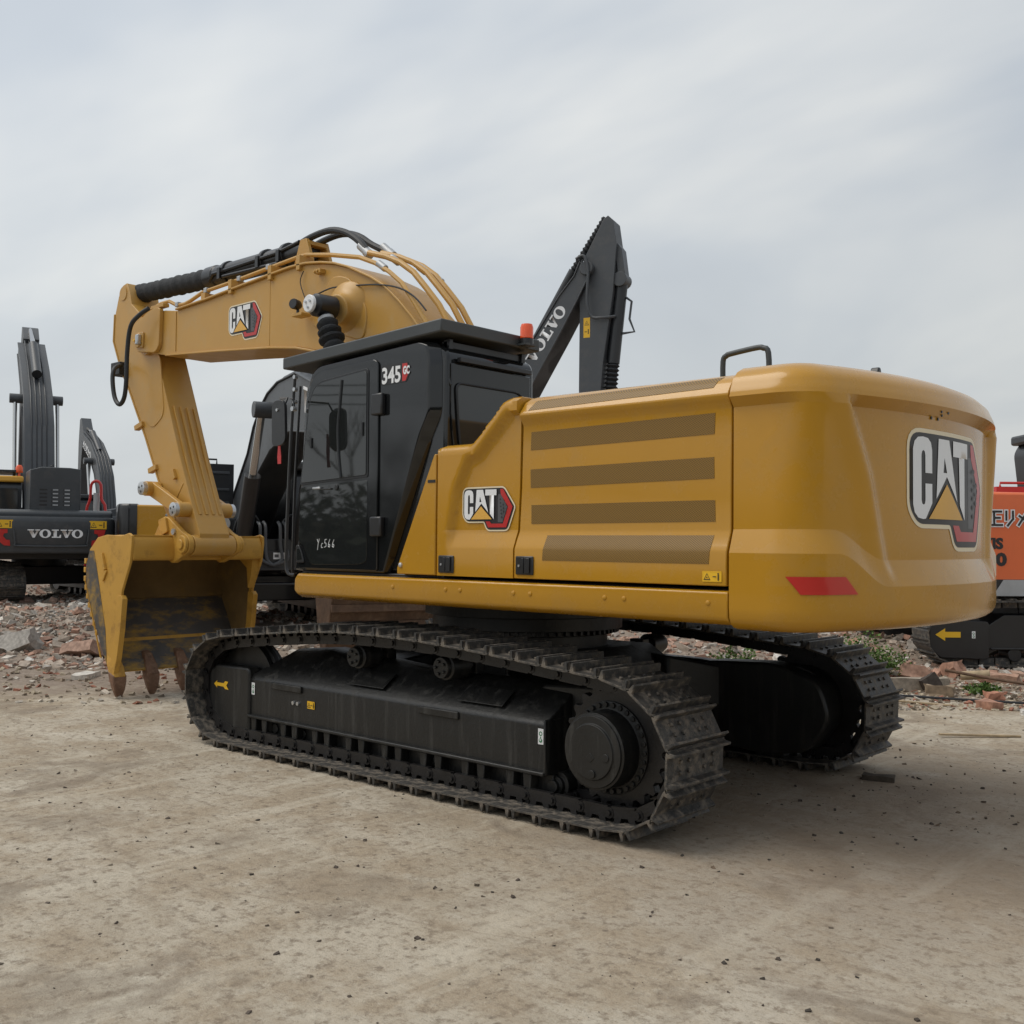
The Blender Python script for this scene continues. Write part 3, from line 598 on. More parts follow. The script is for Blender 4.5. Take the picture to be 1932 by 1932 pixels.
# skirt along the left side (and its twin on the right)
for sg in (1, -1):
    Y = lambda y: y*sg
    sk = MB(); prof = [(Y(1.30), 1.49), (Y(1.455), 1.49), (Y(1.472), 1.478), (Y(1.474), 1.35), (Y(1.462), 1.325), (Y(1.42), 1.30), (Y(1.30), 1.30)]
    xa = 1.145; secs = [[(x, y, z) for y, z in prof] for x in (-2.752, xa)]
    secs.append([(1.20, Y(1.30), 1.455), (1.20, Y(1.43), 1.455), (1.20, Y(1.455), 1.445), (1.20, Y(1.458), 1.36), (1.20, Y(1.44), 1.335), (1.20, Y(1.40), 1.315), (1.20, Y(1.30), 1.315)])
    secs.append([(1.228, Y(1.30), 1.43), (1.228, Y(1.38), 1.43), (1.228, Y(1.40), 1.42), (1.228, Y(1.405), 1.375), (1.228, Y(1.39), 1.355), (1.228, Y(1.37), 1.345), (1.228, Y(1.30), 1.345)])
    sk.loft(secs); so_ = sk.build('side_skirt', 'yellow', X, bevel=.006)
    if sg > 0:
        for x in (.004, -.542, -.682, -1.171, -1.315, -1.91, -2.054, -2.629):
            MB().lathe((x, 1.472, 1.42), (x, 1.482, 1.42), [(0, .016), (.6, .014), (1, .006)], 14).build('rivet', 'yellow', so_)

# panel with a displaced face: outline in (x,z), cuts, y function
def panel(outline, cuts, yf, back, sg=1):
    b = bmesh.new(); vs = [b.verts.new((p[0], 0, p[1])) for p in outline]; b.faces.new(vs)
    for co, no in cuts:
        bmesh.ops.bisect_plane(b, geom=b.verts[:]+b.edges[:]+b.faces[:], plane_co=Vector((co[0], 0, co[1])), plane_no=Vector((no[0], 0, no[1])))
    be = [e for e in b.edges if e.is_boundary]
    r = bmesh.ops.extrude_edge_only(b, edges=be); ex = [v for v in r['geom'] if isinstance(v, bmesh.types.BMVert)]; exs = set(ex)
    for v in b.verts:
        v.co.y = (back(v.co.x, v.co.z) if callable(back) else back) if v in exs else yf(v.co.x, v.co.z)
        v.co.y *= sg
    mb = MB(); mb.b.free(); mb.b = b; return mb
SIDE = [(1.49, 1.470), (1.70, 1.470), (1.715, 1.466), (1.815, 1.424), (1.83, 1.421), (2.2, 1.420), (2.50, 1.418), (2.51, 1.420), (2.57, 1.458), (2.58, 1.459), (2.60, 1.448), (2.66, 1.405), (2.695, 1.34), (2.712, 1.27), (2.722, 1.15)]
def yside(x, z): return interp(SIDE, z)
HZ = [((0, z), (0, 1)) for z, _ in SIDE[1:-1]]+[((0, z), (0, 1)) for z in (1.71, 1.74, 2.35, 2.545, 2.62, 2.64, 2.68)]
# engine door
def topx(x): return 2.722
dp_ = panel([(-2.744, 1.515), (-1.172, 1.515), (-1.172, 1.78), (-1.19, 2.1), (-1.20, 2.69), (-1.20, 2.721), (-2.748, 2.721), (-2.744, 2.0)], HZ, yside, 1.15)
engine_door = dp_.build('engine_door', 'yellow', X, bevel=.006, segs=2)
LV_ = [[(-1.301, 2.668), (-2.658, 2.692), (-2.636, 2.626), (-1.264, 2.602)], [(-1.272, 2.463), (-2.641, 2.484), (-2.637, 2.366), (-1.268, 2.346)], [(-1.267, 2.221), (-2.635, 2.236), (-2.637, 2.116), (-1.271, 2.102)],
       [(-1.278, 1.990), (-2.642, 1.994), (-2.645, 1.874), (-1.279, 1.869)], [(-1.426, 1.795), (-2.645, 1.796), (-2.631, 1.637), (-1.413, 1.636)]]
for q in LV_:
    mb = panel(q, HZ+[((0, z), (0, 1)) for z in (2.65, 2.67)], lambda x, z: yside(x, z)+.0025, lambda x, z: yside(x, z)-.004)
    mb.build('louvre_mesh', 'mesh', engine_door)
def latch(x, z, par, w=.15, h=.12):
    yb = 1.470
    m = MB(); m.prism([(x-w/2, z-h/2), (x+w/2, z-h/2), (x+w/2, z+h/2), (x-w/2, z+h/2)], yb-.002, yb+.012); o = m.build('door_latch', 'blackpaint', par, bevel=.01)
    m = MB(); m.box(x-w*.34, x-w*.06, yb+.012, yb+.022, z-h*.40, z+h*.40); m.box(x+.002, x+w*.14, yb+.012, yb+.018, z-h*.4, z+h*.4); m.build('latch_lever', 'blackpaint', par, bevel=.003)
    MB().cyl((x+w*.28, yb+.012, z-.002), (x+w*.28, yb+.017, z-.002), .008, seg=12).build('key_lock', 'pinsteel', par)
latch(-1.268, 1.60, engine_door)
warn('warning_decal', lambda u, v, l: Vector((-2.592-u, yside(0, 1.57)+l, 1.537+v)), engine_door, .124, .06)
# front side panel with stepped top
out_fp = roundpoly([(-.452, 1.515), (-.452, 2.395), (-.487, 2.418), (-.735, 2.418), (-.79, 2.43), (-1.055, 2.695), (-1.188, 2.705), (-1.178, 2.1), (-1.162, 1.78), (-1.162, 1.515)], [0, .02, .02, .03, .05, .05, .01, 0, 0, 0], 4)
TL = [(-.452, 2.418), (-.76, 2.418), (-1.05, 2.69), (-1.188, 2.70)]
def dist_top(x, z):
    best = 9
    for (a, b_), (c, d) in zip(TL, TL[1:]):
        p = Vector((x-a, z-b_)); e_ = Vector((c-a, d-b_)); t = max(0, min(1, p.dot(e_)/e_.dot(e_))); best = min(best, (p-e_*t).length)
    return best
def yfp(x, z):
    base = interp([(1.49, 1.470), (1.70, 1.470), (1.715, 1.466), (1.815, 1.427), (1.83, 1.424), (2.9, 1.424)], z)
    if z > 1.83: base = 1.424
    # inner recess starts right of the diagonal crease
    edge = interp([(1.5, -.52), (1.83, -.545), (2.1, -.60), (2.36, -.74), (2.60, -1.0)], z)
    k = sm(0, .05, edge-x) if z > 1.70 else 1
    if z > 1.83:
        base = 1.470-.046*min(sm(0, .035, edge-x), sm(.088, .118, dist_top(x, z)))
        base -= .05*sm(.03, 0, dist_top(x, z))
    elif z > 1.70: base = 1.470+(base-1.470)*k
    return base
cuts = HZ[:4]+[((0, z), (0, 1)) for z in [1.74+.03*i for i in range(33)]]+[((x, 0), (1, 0)) for x in [-.48-.025*i for i in range(28)]]
fp = panel(out_fp, cuts, yfp, 1.20).build('front_side_panel', 'yellow', X, bevel=.0, ang=50)
latch(-.547, 1.595, fp, .148, .12)
emblem('maker_emblem', lambda u, v, l: Vector((-.668-u, 1.424+.004+l, 1.832+v)), fp, .470)
# triangular gusset panel behind the cab door
g = MB(); g.prism([(-.430, 1.515), (-.430, 2.362), (-.412, 2.362), (-.395, 2.33), (-.032, 1.56), (-.032, 1.515)], 1.20, 1.468); gs = g.build('corner_panel', 'yellow', X, bevel=.008)
MB().box(-.425, -.352, 1.467, 1.472, 2.162, 2.182).build('slot', 'black', gs)
MB().lathe((-.075, 1.468, 1.58), (-.075, 1.482, 1.58), [(0, .018), (.7, .016), (1, .008)], 12).build('panel_bolt', 'pinsteel', gs)
# hood top and right side of the engine bay
hd = MB()
hd.loft([[(-2.76, 1.16, 2.60), (-2.76, 1.152, 2.722), (-2.76, .9, 2.75), (-2.76, -.9, 2.75), (-2.76, -1.16, 2.72), (-2.76, -1.40, 2.60), (-2.76, -1.44, 1.49), (-2.76, 1.1, 1.49)],
         [(-1.05, 1.16, 2.58), (-1.05, 1.152, 2.70), (-1.05, .9, 2.725), (-1.05, -.9, 2.725), (-1.05, -1.16, 2.70), (-1.05, -1.40, 2.58), (-1.05, -1.44, 1.49), (-1.05, 1.1, 1.49)]])
hd.build('engine_hood', 'yellow', X, bevel=.02)
MB().box(-1.05, -.44, -1.42, 1.20, 1.5, 2.36).build('tank_box', 'blackpaint', X, bevel=.02)
tk = MB(); tk.prism([(-1.06, 1.5), (1.0, 1.5), (1.0, 2.2), (.6, 2.32), (-1.06, 2.35)], -1.44, -.50); tk.build('tool_and_fuel_box', 'yellow', X, bevel=.03)

# counterweight
def cw_outline():
    pts = [(-2.760, 1.470), (-2.80, 1.470), (-2.90, 1.470)]
    c = Vector((-2.9862, 1.15)); r = .32
    for k in range(15):
        a = math.radians(90+k*(180-21.06-90)/14); pts.append((c.x+r*math.cos(a), c.y+r*math.sin(a)))
    n = 120
    for k in range(1, n): a = math.radians(21.06-42.12*k/n); pts.append((-3.52*math.cos(a), 3.52*math.sin(a)))
    L = pts[:18]; pts = pts+[(x, -y) for x, y in L[::-1]]
    return pts
CWO = cw_outline(); CWN = []
for i, p in enumerate(CWO):
    a = Vector(CWO[max(i-1, 0)]); b_ = Vector(CWO[min(i+1, len(CWO)-1)]); t = (b_-a).normalized(); CWN.append(Vector((t.y, -t.x)) if Vector((t.y, -t.x)).dot(Vector(p)-Vector((-1.5, 0))) > 0 else Vector((-t.y, t.x)))
CWZ = [1.272, 1.276, 1.288, 1.31, 1.345, 1.40, 1.46, 1.50, 1.52, 1.545, 1.57, 1.60, 1.63, 1.665, 1.68, 1.70, 1.72, 1.745, 1.77, 1.80, 1.82, 1.84, 1.87]+[1.92+.05*i for i in range(11)]+[2.46, 2.485, 2.50, 2.505, 2.53, 2.56, 2.565, 2.58, 2.59, 2.61, 2.635, 2.66, 2.685, 2.705, 2.722, 2.735, 2.742, 2.747]
def cwd(ang, z):
    a = abs(ang)
    base = interp([(1.272, .16), (1.276, .10), (1.288, .052), (1.31, .022), (1.345, .004), (1.40, 0), (2.56, 0), (2.575, .004), (2.59, .008), (2.66, .038), (2.705, .085), (2.735, .15), (2.747, .24)], z)
    rid = interp([(1.5, 13.6), (1.744, 14.6), (2.115, 16.3), (2.494, 19.1), (2.675, 21.5), (2.9, 23)], z)
    zl = 1.70-.18*sm(20.8, 14.3, a); zt = 1.83-.165*sm(20.8, 14.3, a)
    rec = min(1, max(0, (z-zl)/(zt-zl)))*(1-min(1, max(0, (z-2.505)/.055)))
    rear = .050+.045*sm(rid+.5, rid-1.3, a)
    crest = .03*sm(rid+3.2, rid+.4, a)*sm(rid-1.2, rid+.4, a)
    corner = interp([(1.83, .048), (2.15, .030), (2.45, .012), (2.52, .006)], z)
    k = sm(23.5, 26.0, a); front_ = corner*(1-k)+.048*k
    r_ = sm(rid+.3, rid-1.2, a); dep_ = front_*(1-r_)+.066*r_-crest*.6*(1-k)
    if a > rid-.5 and z > 2.50: rec = rec
    return base+rec*dep_
def cwz(ang, z):
    a = abs(ang); zl = 1.70-.18*sm(20.8, 14.3, a); zt = 1.83-.165*sm(20.8, 14.3, a)
    return interp([(1.272, 1.272), (1.44, 1.44), (1.52, zl), (1.665, zt), (2.30, 2.30), (3, 3)], z)
def make_cw():
    mb = MB(); b = mb.b; G = []
    for z in CWZ:
        row = []
        for p, nr in zip(CWO, CWN):
            ang = math.degrees(math.atan2(p[1], -p[0])); zz = cwz(ang, z); d = cwd(ang, zz)
            q = Vector(p)-nr*d
            if abs(p[1]) > 1.469 and p[0] > -2.95: q = Vector((p[0], math.copysign(1.470-d*(1 if d < .3 else 1), p[1])))
            row.append(b.verts.new((q.x, q.y, zz)))
        G.append(row)
    sharp = [r_ for r_, z in zip(G, CWZ) if any(abs(z-q) < 1e-4 for q in (1.276, 1.52, 1.665, 2.505, 2.56))]
    pairs = set()
    b.verts.index_update()
    for r_ in sharp: pairs |= {(a.index, c.index) for a, c in zip(r_, r_[1:])}
    n = len(CWO)
    for r, s in zip(G, G[1:]):
        for i in range(n-1): mb.face([r[i], r[i+1], s[i+1], s[i]])
    mb.face(G[0]); mb.face(G[-1][::-1]); mb.face([r[0] for r in G]+[r[-1] for r in G[::-1]])
    o = mb.build('counterweight', 'yellow', X, ang=75); me = o.data
    for e in me.edges:
        if tuple(sorted(e.vertices)) in pairs: e.use_edge_sharp = True
    return o
cwo = make_cw()
def cw_place(y0, z0, yaw_sign=-1):
    def f(u, v, l):
        y = y0-u; z = z0+v; ang = math.degrees(math.asin(y/3.52)); d = cwd(ang, z); r = 3.52-d+l
        return Vector((-r*math.cos(math.radians(ang)), r*math.sin(math.radians(ang)), z))
    return f
emblem('maker_emblem', cw_place(.594, 1.738), cwo, 1.215, step=.06, H=.668, dl=.0007)
def refl_place(u, v, l):
    # along the rounded corner, u = arc position in degrees
    ang = u; s = None
    for i in range(len(CWO)-1):
        a0 = math.degrees(math.atan2(CWO[i][1], -CWO[i][0])); a1 = math.degrees(math.atan2(CWO[i+1][1], -CWO[i+1][0]))
        if a0 >= ang >= a1:
            t = (a0-ang)/(a0-a1) if a0 != a1 else 0; p = Vector(CWO[i]).lerp(Vector(CWO[i+1]), t); nr = CWN[i].lerp(CWN[i+1], t).normalized(); q = p+nr*(l+.002-cwd(ang, v)); return Vector((q.x, q.y, v))
    return Vector((-3.2, 1.2, v))
mb = MB(); rows = []
NA = 16
for j in range(3):
    t = j/2; z = 1.578-.095*t; a0 = 25.2-1.0*t; a1 = 20.0-1.5*t
    rows.append([mb.b.verts.new(refl_place(a0+(a1-a0)*i/NA, z, .003)) for i in range(NA+1)])
for r, s in zip(rows, rows[1:]):
    for i in range(NA): mb.face([r[i], r[i+1], s[i+1], s[i]])
mb.build('reflector', 'refl', cwo)
cm = MB(); pf = cw_place(.33, 2.515)
for du, dv in ((0, 0.02), (-.055, -.018), (.03, -.018), (.09, .02), (.045, .004)):
    p = pf(.04+du, dv, .002); cm.cyl(p, p+Vector((-.006, 0, 0)), .009, seg=10)
cm.build('camera_mount_hole', 'blackpaint', cwo)
# rail and lifting eye on top
MB().tube([(-2.20, .60, 2.74), (-2.20, .60, 2.93), (-2.225, .60, 2.965), (-2.26, .60, 2.975), (-2.44, .60, 2.992), (-2.49, .60, 2.985), (-2.525, .60, 2.95), (-2.532, .60, 2.74)], .018, 12, 4).build('handrail', 'guard', X)
MB().prism([(-.14, 2.75), (-.06, 2.75), (-.06, 2.86), (-.085, 2.905), (-.11, 2.905), (-.14, 2.83)], -2.95, -2.89, ax='x').build('lifting_eye', 'blackpaint', X, bevel=.01)

# --- cab
cabp = roundpoly([(1.25, 1.515), (1.215, 1.72), (1.135, 2.9), (1.08, 3.08), (.98, 3.135), (-.2, 3.175), (-.42, 3.14), (-.42, 1.515)], [0, .05, .2, .06, .1, .1, .1, 0], 5)
cs = MB(); cs.prism(cabp, .42, 1.36); cab = cs.build('cab', 'blackgloss', X, bevel=.03, segs=3)
# skin of the left side, tapering back to the shell
skin = roundpoly([(1.235, 1.517), (1.200, 1.70), (1.125, 2.88), (1.06, 3.065), (.96, 3.13), (-.2, 3.185), (-.285, 3.15), (-.308, 3.02), (-.308, 2.66), (-.217, 2.51), (.155, 1.517)], [0, .03, .15, .05, .08, .05, .04, .04, .05, .05, 0], 4)
sk = MB(); s3 = Vector((.4, 2.4))
o1 = [(x, 1.432, z) for x, z in skin]; o0 = [(s3.x+(x-s3.x)*1.0-(.075 if x < .15 else -.0), 1.355, s3.y+(z-s3.y)*1.012) for x, z in skin]
sk.loft([o0, o1]); sk.build('side_shell', 'blackgloss', cab, bevel=.012, segs=3, ang=25)
# door
dout = roundpoly([(1.178, 1.53), (1.162, 1.72), (1.088, 2.86), (1.03, 3.03), (.93, 3.085), (.262, 3.108), (.222, 3.07), (.212, 1.53)], [.03, .03, .14, .08, .06, .04, .02, .02], 4)
dr = MB(); dr.prism(dout, 1.430, 1.449); door = dr.build('cab_door', 'blackgloss', cab, bevel=.006)
gout = roundpoly([(1.150, 2.19), (1.045, 2.86), (.985, 2.965), (.90, 3.005), (.348, 3.046), (.322, 3.03), (.318, 2.228)], [.02, .12, .08, .06, .02, .02, .02], 4)
rim = MB(); rim.prism(gout, 1.449, 1.455); rim.build('window_gasket', 'rubber', door, bevel=.002)
gin = [(.70+(x-.70)*.955, 2.62+(z-2.62)*.955) for x, z in gout]
MB().prism(gin, 1.4555, 1.460).build('door_window', 'glass', door, bevel=.001)
sl = MB(); pth = [(.628, 1.462, 2.985), (.655, 1.462, 2.75), (.668, 1.462, 2.60), (.655, 1.462, 2.4), (.628, 1.462, 2.235)]
sl.tube(pth, .011, 8, 4); sl.box(.99, 1.01, 1.460, 1.470, 2.48, 2.56); sl.box(.368, .384, 1.460, 1.470, 2.54, 2.64); sl.build('sliding_window_bar', 'rubber', door)
MB().prism([(x, z) for x, z in roundpoly([(1.145, 2.175), (.325, 2.208), (.325, 1.60), (.40, 1.575), (.98, 1.56), (1.03, 1.60), (1.10, 1.72), (1.165, 1.735)], .03, 3)], 1.449, 1.4525).build('lower_door_panel', 'glass', door, bevel=.002)
MB().prism(roundpoly([(1.19, 1.705), (1.155, 1.72), (1.11, 1.66), (1.075, 1.575), (1.18, 1.575)], .02, 3), 1.449, 1.462).build('toe_window_frame', 'blackpaint', door, bevel=.004)
MB().prism(roundpoly([(1.165, 1.685), (1.135, 1.685), (1.105, 1.60), (1.165, 1.595)], .01, 2), 1.462, 1.465).build('toe_window', 'glass', door)
hn = MB(); hn.box(.87, .965, 1.455, 1.475, 2.153, 2.170); hn.build('door_handle', 'pinsteel', door, bevel=.004)
hn = MB(); hn.box(.745, .87, 1.455, 1.468, 2.146, 2.158); hn.cyl((.685, 1.452, 2.162), (.685, 1.462, 2.162), .02, seg=14); hn.build('door_lock', 'blackpaint', door, bevel=.003)
for z0, z1 in ((2.683, 2.844), (1.785, 1.931)): MB().box(.147, .270, 1.432, 1.478, z0, z1).build('door_hinge', 'blackpaint', cab, bevel=.012)
# white marker writing on the door
def stroke(name, strokes, y, mat, par, r=.0035):
    m = MB()
    for s in strokes:
        for a, b_ in zip(s, s[1:]): m.tube([(a[0], y, a[1]), (b_[0], y, b_[1])], r, 5, 0)
    return m.build(name, mat, par)
def ch(x0, z0, h, pts): return [(x0-p[0]*h, z0+p[1]*h) for p in pts]
hh = .062
WR = [ch(.918, 1.70, hh, [(0, 1.0), (.22, .55)]), ch(.918, 1.70, hh, [(.42, 1.05), (.2, .4), (.08, -.35)]), ch(.868, 1.695, hh, [(.35, .55), (.15, .55), (.02, .25), (.1, 0), (.35, .05)]),
      ch(.828, 1.70, hh, [(.45, 1.0), (.12, .95), (.08, .55), (.35, .5), (.35, .1), (.0, .0)]), ch(.782, 1.70, hh, [(.35, 1.0), (.1, .5), (.05, .1), (.3, 0), (.38, .3), (.1, .4)]), ch(.735, 1.70, hh, [(.4, .95), (.15, .5), (.08, .1), (.35, 0), (.42, .3), (.15, .42)])]
stroke('marker_writing', WR, 1.4545, 'white', door, .0026)
# model number
me = textpoly('345', .205, .006, 0, .70)
mb0 = textpoly('345', .205, .020, 0, .74)
pl345 = lambda u, v, l: Vector((.192-u, 1.434+l, 2.915+v*.80))
decal('number_plate', [(0, roundpoly([(-.008, -.012), (.27, -.008), (.302, .05), (.285, .135), (-.006, .135)], .015, 3)), (1, [(.225, .0), (.262, .0), (.292, .055), (.278, .128), (.225, .128)])], lambda u, v, l: Vector((.192-u, 1.434+l, 2.915+v)), cab, ['black', 'red'], lift0=.001)
textdecal('model_number', me, pl345, cab, 'white', .005)
textdecal('model_suffix', textpoly('GC', .078, .004, 0, .62), lambda u, v, l: Vector((-.045-u, 1.434+l, 2.965+v)), cab, 'white', .006)
# rear window
def rearplate(pts, x0, x1): return [(x0, p[0], p[1]) for p in pts]
rw = roundpoly([(1.29, 2.88), (.56, 2.88), (.56, 2.10), (.75, 2.02), (1.10, 2.02), (1.20, 2.12), (1.27, 2.62)], [.06, .12, .1, .05, .1, .1, .1], 5)
m = MB(); m.prism([(1.33, 3.02), (.48, 3.02), (.48, 1.98), (1.17, 1.98), (1.25, 2.1), (1.33, 2.66)], -.435, -.42, ax='x'); m.build('rear_frame', 'blackgloss', cab, bevel=.01)
MB().prism(rw, -.443, -.435, ax='x').build('rear_window', 'glassrear', cab, bevel=.003)
m = MB(); m.tube([(-.445, y, z) for y, z in rw+[rw[0]]], .009, 8, 0, caps=False); m.build('rear_window_seal', 'rubber', cab)
m = MB(); m.box(-.47, -.43, .50, 1.27, 3.03, 3.065); m.tube([(-.36, 1.345, 3.06), (-.40, 1.33, 2.95), (-.43, 1.33, 2.86)], .009, 6, 3); m.build('rear_rain_rail', 'blackpaint', cab, bevel=.004)
# roof guard
rg = MB(); rg.loft([[(x, .40, z), (x, 1.46, z), (x, 1.46, z+.095), (x, .40, z+.095)] for x, z in ((1.40, 3.145), (-.46, 3.222))])
rgo = rg.build('roof_guard', 'guard', X, bevel=.012)
for x in (1.12, .35, -.35):
    for y in (.5, 1.28): MB().box(x-.03, x+.03, y-.02, y+.02, 3.08, 3.18+(.4-x)*.03).build('guard_bracket', 'blackpaint', rgo, bevel=.004)
MB().box(-.36, -.30, .48, 1.30, 3.14, 3.19).build('guard_crossbar', 'blackpaint', rgo, bevel=.004)
bc = MB().lathe((-.50, .60, 3.24), (-.50, .60, 3.40), [(0, .052), (.3, .052), (.31, .046), (.34, .05), (.85, .05), (1, .042)], 24)
for f in bc.b.faces:
    if f.calc_center_median().z > 3.289: f.material_index = 1
bc.build('beacon', ['blackpaint', 'beacon'], X)
MB().box(-.55, -.44, .54, .66, 3.235, 3.25).build('beacon_bracket', 'guard', rgo)
# front rails, lights and mirror
m = MB(); m.tube([(1.20, 1.48, 3.08), (1.235, 1.48, 2.7), (1.27, 1.48, 2.1), (1.285, 1.48, 1.6), (1.26, 1.48, 1.49), (1.20, 1.46, 1.475)], .013, 8, 4); m.tube([(1.235, 1.40, 3.0), (1.29, 1.40, 2.2), (1.31, 1.40, 1.48)], .011, 8, 3)
m.build('grab_rail', 'blackpaint', X)
m = MB()
for z in (3.06, 2.96, 2.86): m.cyl((1.19, 1.47, z), (1.19, 1.50, z), .017, seg=10)
m.cyl((1.17, 1.49, 2.80), (1.17, 1.53, 2.80), .02, seg=10); m.build('rail_bolt', 'pinsteel', X)
mir = MB(); loop = roundpoly([(1.105, 2.83), (.945, 2.83), (.925, 2.49), (1.10, 2.47)], [.065]*4, 6)
mir.loft([[(x+.03, 1.72, z) for x, z in [(1.02+(p[0]-1.02)*.8, 2.655+(p[1]-2.655)*.85) for p in loop]], [(x, 1.74, z) for x, z in loop], [(x, 1.765, z) for x, z in loop]])
miro = mir.build('mirror', 'blackpaint', X, bevel=.006)
MB().cyl((1.03, 1.765, 2.755), (1.03, 1.775, 2.755), .012, seg=10).build('mirror_bolt', 'pinsteel', miro)
MB().tube([(1.03, 1.72, 2.755), (1.05, 1.66, 2.86), (1.30, 1.55, 2.89), (1.19, 1.50, 2.885), (1.175, 1.50, 2.79)], .009, 8, 0).build('mirror_arm', 'blackpaint', miro)
rb = MB(); q = [(1.135, 1.75, 2.66), (1.128, 1.76, 2.60), (1.120, 1.765, 2.50), (1.112, 1.77, 2.42), (1.098, 1.765, 2.36)]
q = [(1.108, 1.70, 2.62), (1.10, 1.70, 2.55), (1.095, 1.70, 2.47), (1.092, 1.70, 2.40), (1.085, 1.70, 2.345)]
vsl = [[rb.b.verts.new(Vector(p)+Vector((s*(.016+.006*i/4), .004*math.sin(i*2+s), 0))) for s in (-1, -.3, .4, 1)] for i, p in enumerate(q)]
for a, b_ in zip(vsl, vsl[1:]):
    for i in range(3): rb.face([a[i], a[i+1], b_[i+1], b_[i]])
rbo = rb.build('red_ribbon', 'red', miro); md = rbo.modifiers.new('s', 'SOLIDIFY'); md.thickness = .003

# --- boom
BT = [(5.99, 4.35), (5.72, 4.415), (5.38, 4.40), (5.1, 4.358), (4.467, 4.383), (3.9, 4.42), (3.315, 4.456), (2.95, 4.475), (2.7, 4.472), (2.45, 4.438), (2.24, 4.394), (2.05, 4.33), (1.925, 4.274), (1.70, 4.17), (1.51, 4.06), (1.317, 3.90), (1.129, 3.72), (.964, 3.53), (.80, 3.26), (.62, 2.8), (.42, 2.3), (.36, 2.02)]
BB = [(.10, 1.88), (.0, 2.05), (-.02, 2.3), (.25, 2.62), (.62, 2.95), (1.1, 3.15), (1.7, 3.38), (2.2, 3.52), (2.55, 3.61), (2.82, 3.67), (3.27, 3.725), (4.2, 3.80), (5.30, 3.88), (5.37, 3.88), (5.9, 3.98), (6.02, 4.02), (6.05, 4.2)]
hw = .285
bo = MB(); prof = BT+BB
bo.prism([(x, z) for x, z in prof], -hw+.02, hw-.02)
# flanges: top and bottom plates proud of the side webs
def strip(mb, line, t, y0, y1):
    up = []
    for i, p in enumerate(line):
        a = Vector(line[max(i-1, 0)]); b_ = Vector(line[min(i+1, len(line)-1)]); d = (b_-a).normalized(); up.append((p[0]-d.y*t, p[1]+d.x*t))
    secs = [[(p[0], y0, p[1]), (p[0], y1, p[1]), (q[0], y1, q[1]), (q[0], y0, q[1])] for p, q in zip(line, up)]
    mb.loft(secs)
strip(bo, BT[3:], -.022, -hw-.015, hw+.015); strip(bo, BB[:13], -.022, -hw-.015, hw+.015)
boom = bo.build('boom', 'boomyellow', X, bevel=.006, ang=28)
for s in (1, -1):
    lug = MB(); y0, y1 = sorted((s*(hw-.02), s*(hw+.03)))
    lug.prism(roundpoly([(5.99, 4.09), (5.96, 4.30), (5.74, 4.40), (5.52, 4.445), (5.40, 4.43), (5.42, 3.99), (5.50, 3.92), (5.92, 3.97)], .06, 4), y0, y1)
    lug.cyl((5.86, s*(hw+.03), 4.10), (5.86, s*(hw+.06), 4.10), .085, seg=24)
    lug.prism(roundpoly([(5.90, 4.02), (5.75, 4.0), (5.74, 4.19), (5.89, 4.2)], .03, 3), *sorted((s*(hw+.03), s*(hw+.05))))
    lug.build('boom_end_lug', 'boomyellow', boom, bevel=.008)
m = MB(); m.box(5.775, 5.84, hw+.05, hw+.10, 4.04, 4.16); m.build('grease_valve', 'pinsteel', boom, bevel=.01)
for z, r in ((4.10, .02),): MB().lathe((5.90, hw+.05, z), (5.90, hw+.085, z), [(0, r), (1, r*.7)], 10).build('boom_pin_bolt', 'decalyellow', boom)
emblem('maker_emblem', lambda u, v, l: Vector((4.045-u, hw-.02+l, 3.865+v+ (.0)*u)), boom, .600, H=.372)
m = MB(); m.box(3.305, 3.318, hw-.022, hw-.017, 3.745, 4.445); m.box(5.12, 5.135, hw-.022, hw-.012, 3.9, 4.35); m.build('weld_seam', 'boomyellow', boom)
m = MB(); m.lathe((2.03, hw-.03, 3.93), (2.0, hw+.16, 3.90), [(0, .27), (.14, .25), (.3, .20), (.5, .155), (.7, .14), (1, .135)], 40); m.prism(roundpoly([(2.62, 3.85), (2.3, 4.3), (2.02, 4.24), (1.75, 3.9), (1.8, 3.6)], .12, 5), hw-.03, hw-.008)
m.build('cylinder_boss', 'boomyellow', boom, bevel=.012, segs=3)
m = MB(); m.box(2.40, 2.50, hw-.02, hw+.045, 4.335, 4.375); m.cyl((2.44, hw+.045, 4.355), (2.44, hw+.06, 4.355), .014, seg=8); m.cyl((2.48, hw+.045, 4.355), (2.48, hw+.06, 4.355), .014, seg=8); m.build('small_bracket', 'boomyellow', boom, bevel=.003)
wl = MB(); wl.box(2.56, 2.72, hw+.02, hw+.14, 3.93, 3.96); wl.build('lamp_bracket', 'boomyellow', boom, bevel=.005)
wl = MB(); wl.lathe((2.685, hw+.06, 4.045), (2.66, hw+.17, 4.05), [(0, .025), (.3, .048), (.9, .052), (1, .046)], 24); wl.cyl((2.67, hw+.1, 3.96), (2.67, hw+.1, 4.0), .015, seg=8); wl.build('work_lamp', 'blackpaint', boom)
m = MB(); m.tube([(2.33, hw+.12, 4.10), (2.30, hw+.04, 4.15), (2.20, hw+.01, 4.165), (1.85, hw+.005, 4.13), (1.55, hw+.01, 4.085), (1.28, hw+.015, 4.01), (1.08, hw+.02, 3.90), (.93, hw+.02, 3.76)], .008, 6, 4); m.tube([(2.72, hw+.0, 4.41), (2.76, hw+.01, 4.30), (2.66, hw+.01, 4.10)], .005, 6, 4)
m.build('sensor_cable', 'rubber', boom)
for x, z in ((2.80, 4.49), (3.28, 4.47), (4.0, 4.44)): MB().box(x-.03, x+.03, .12, .30, z-.06, z+.09).build('line_bracket', 'boomyellow', boom, bevel=.005)
bk = MB()
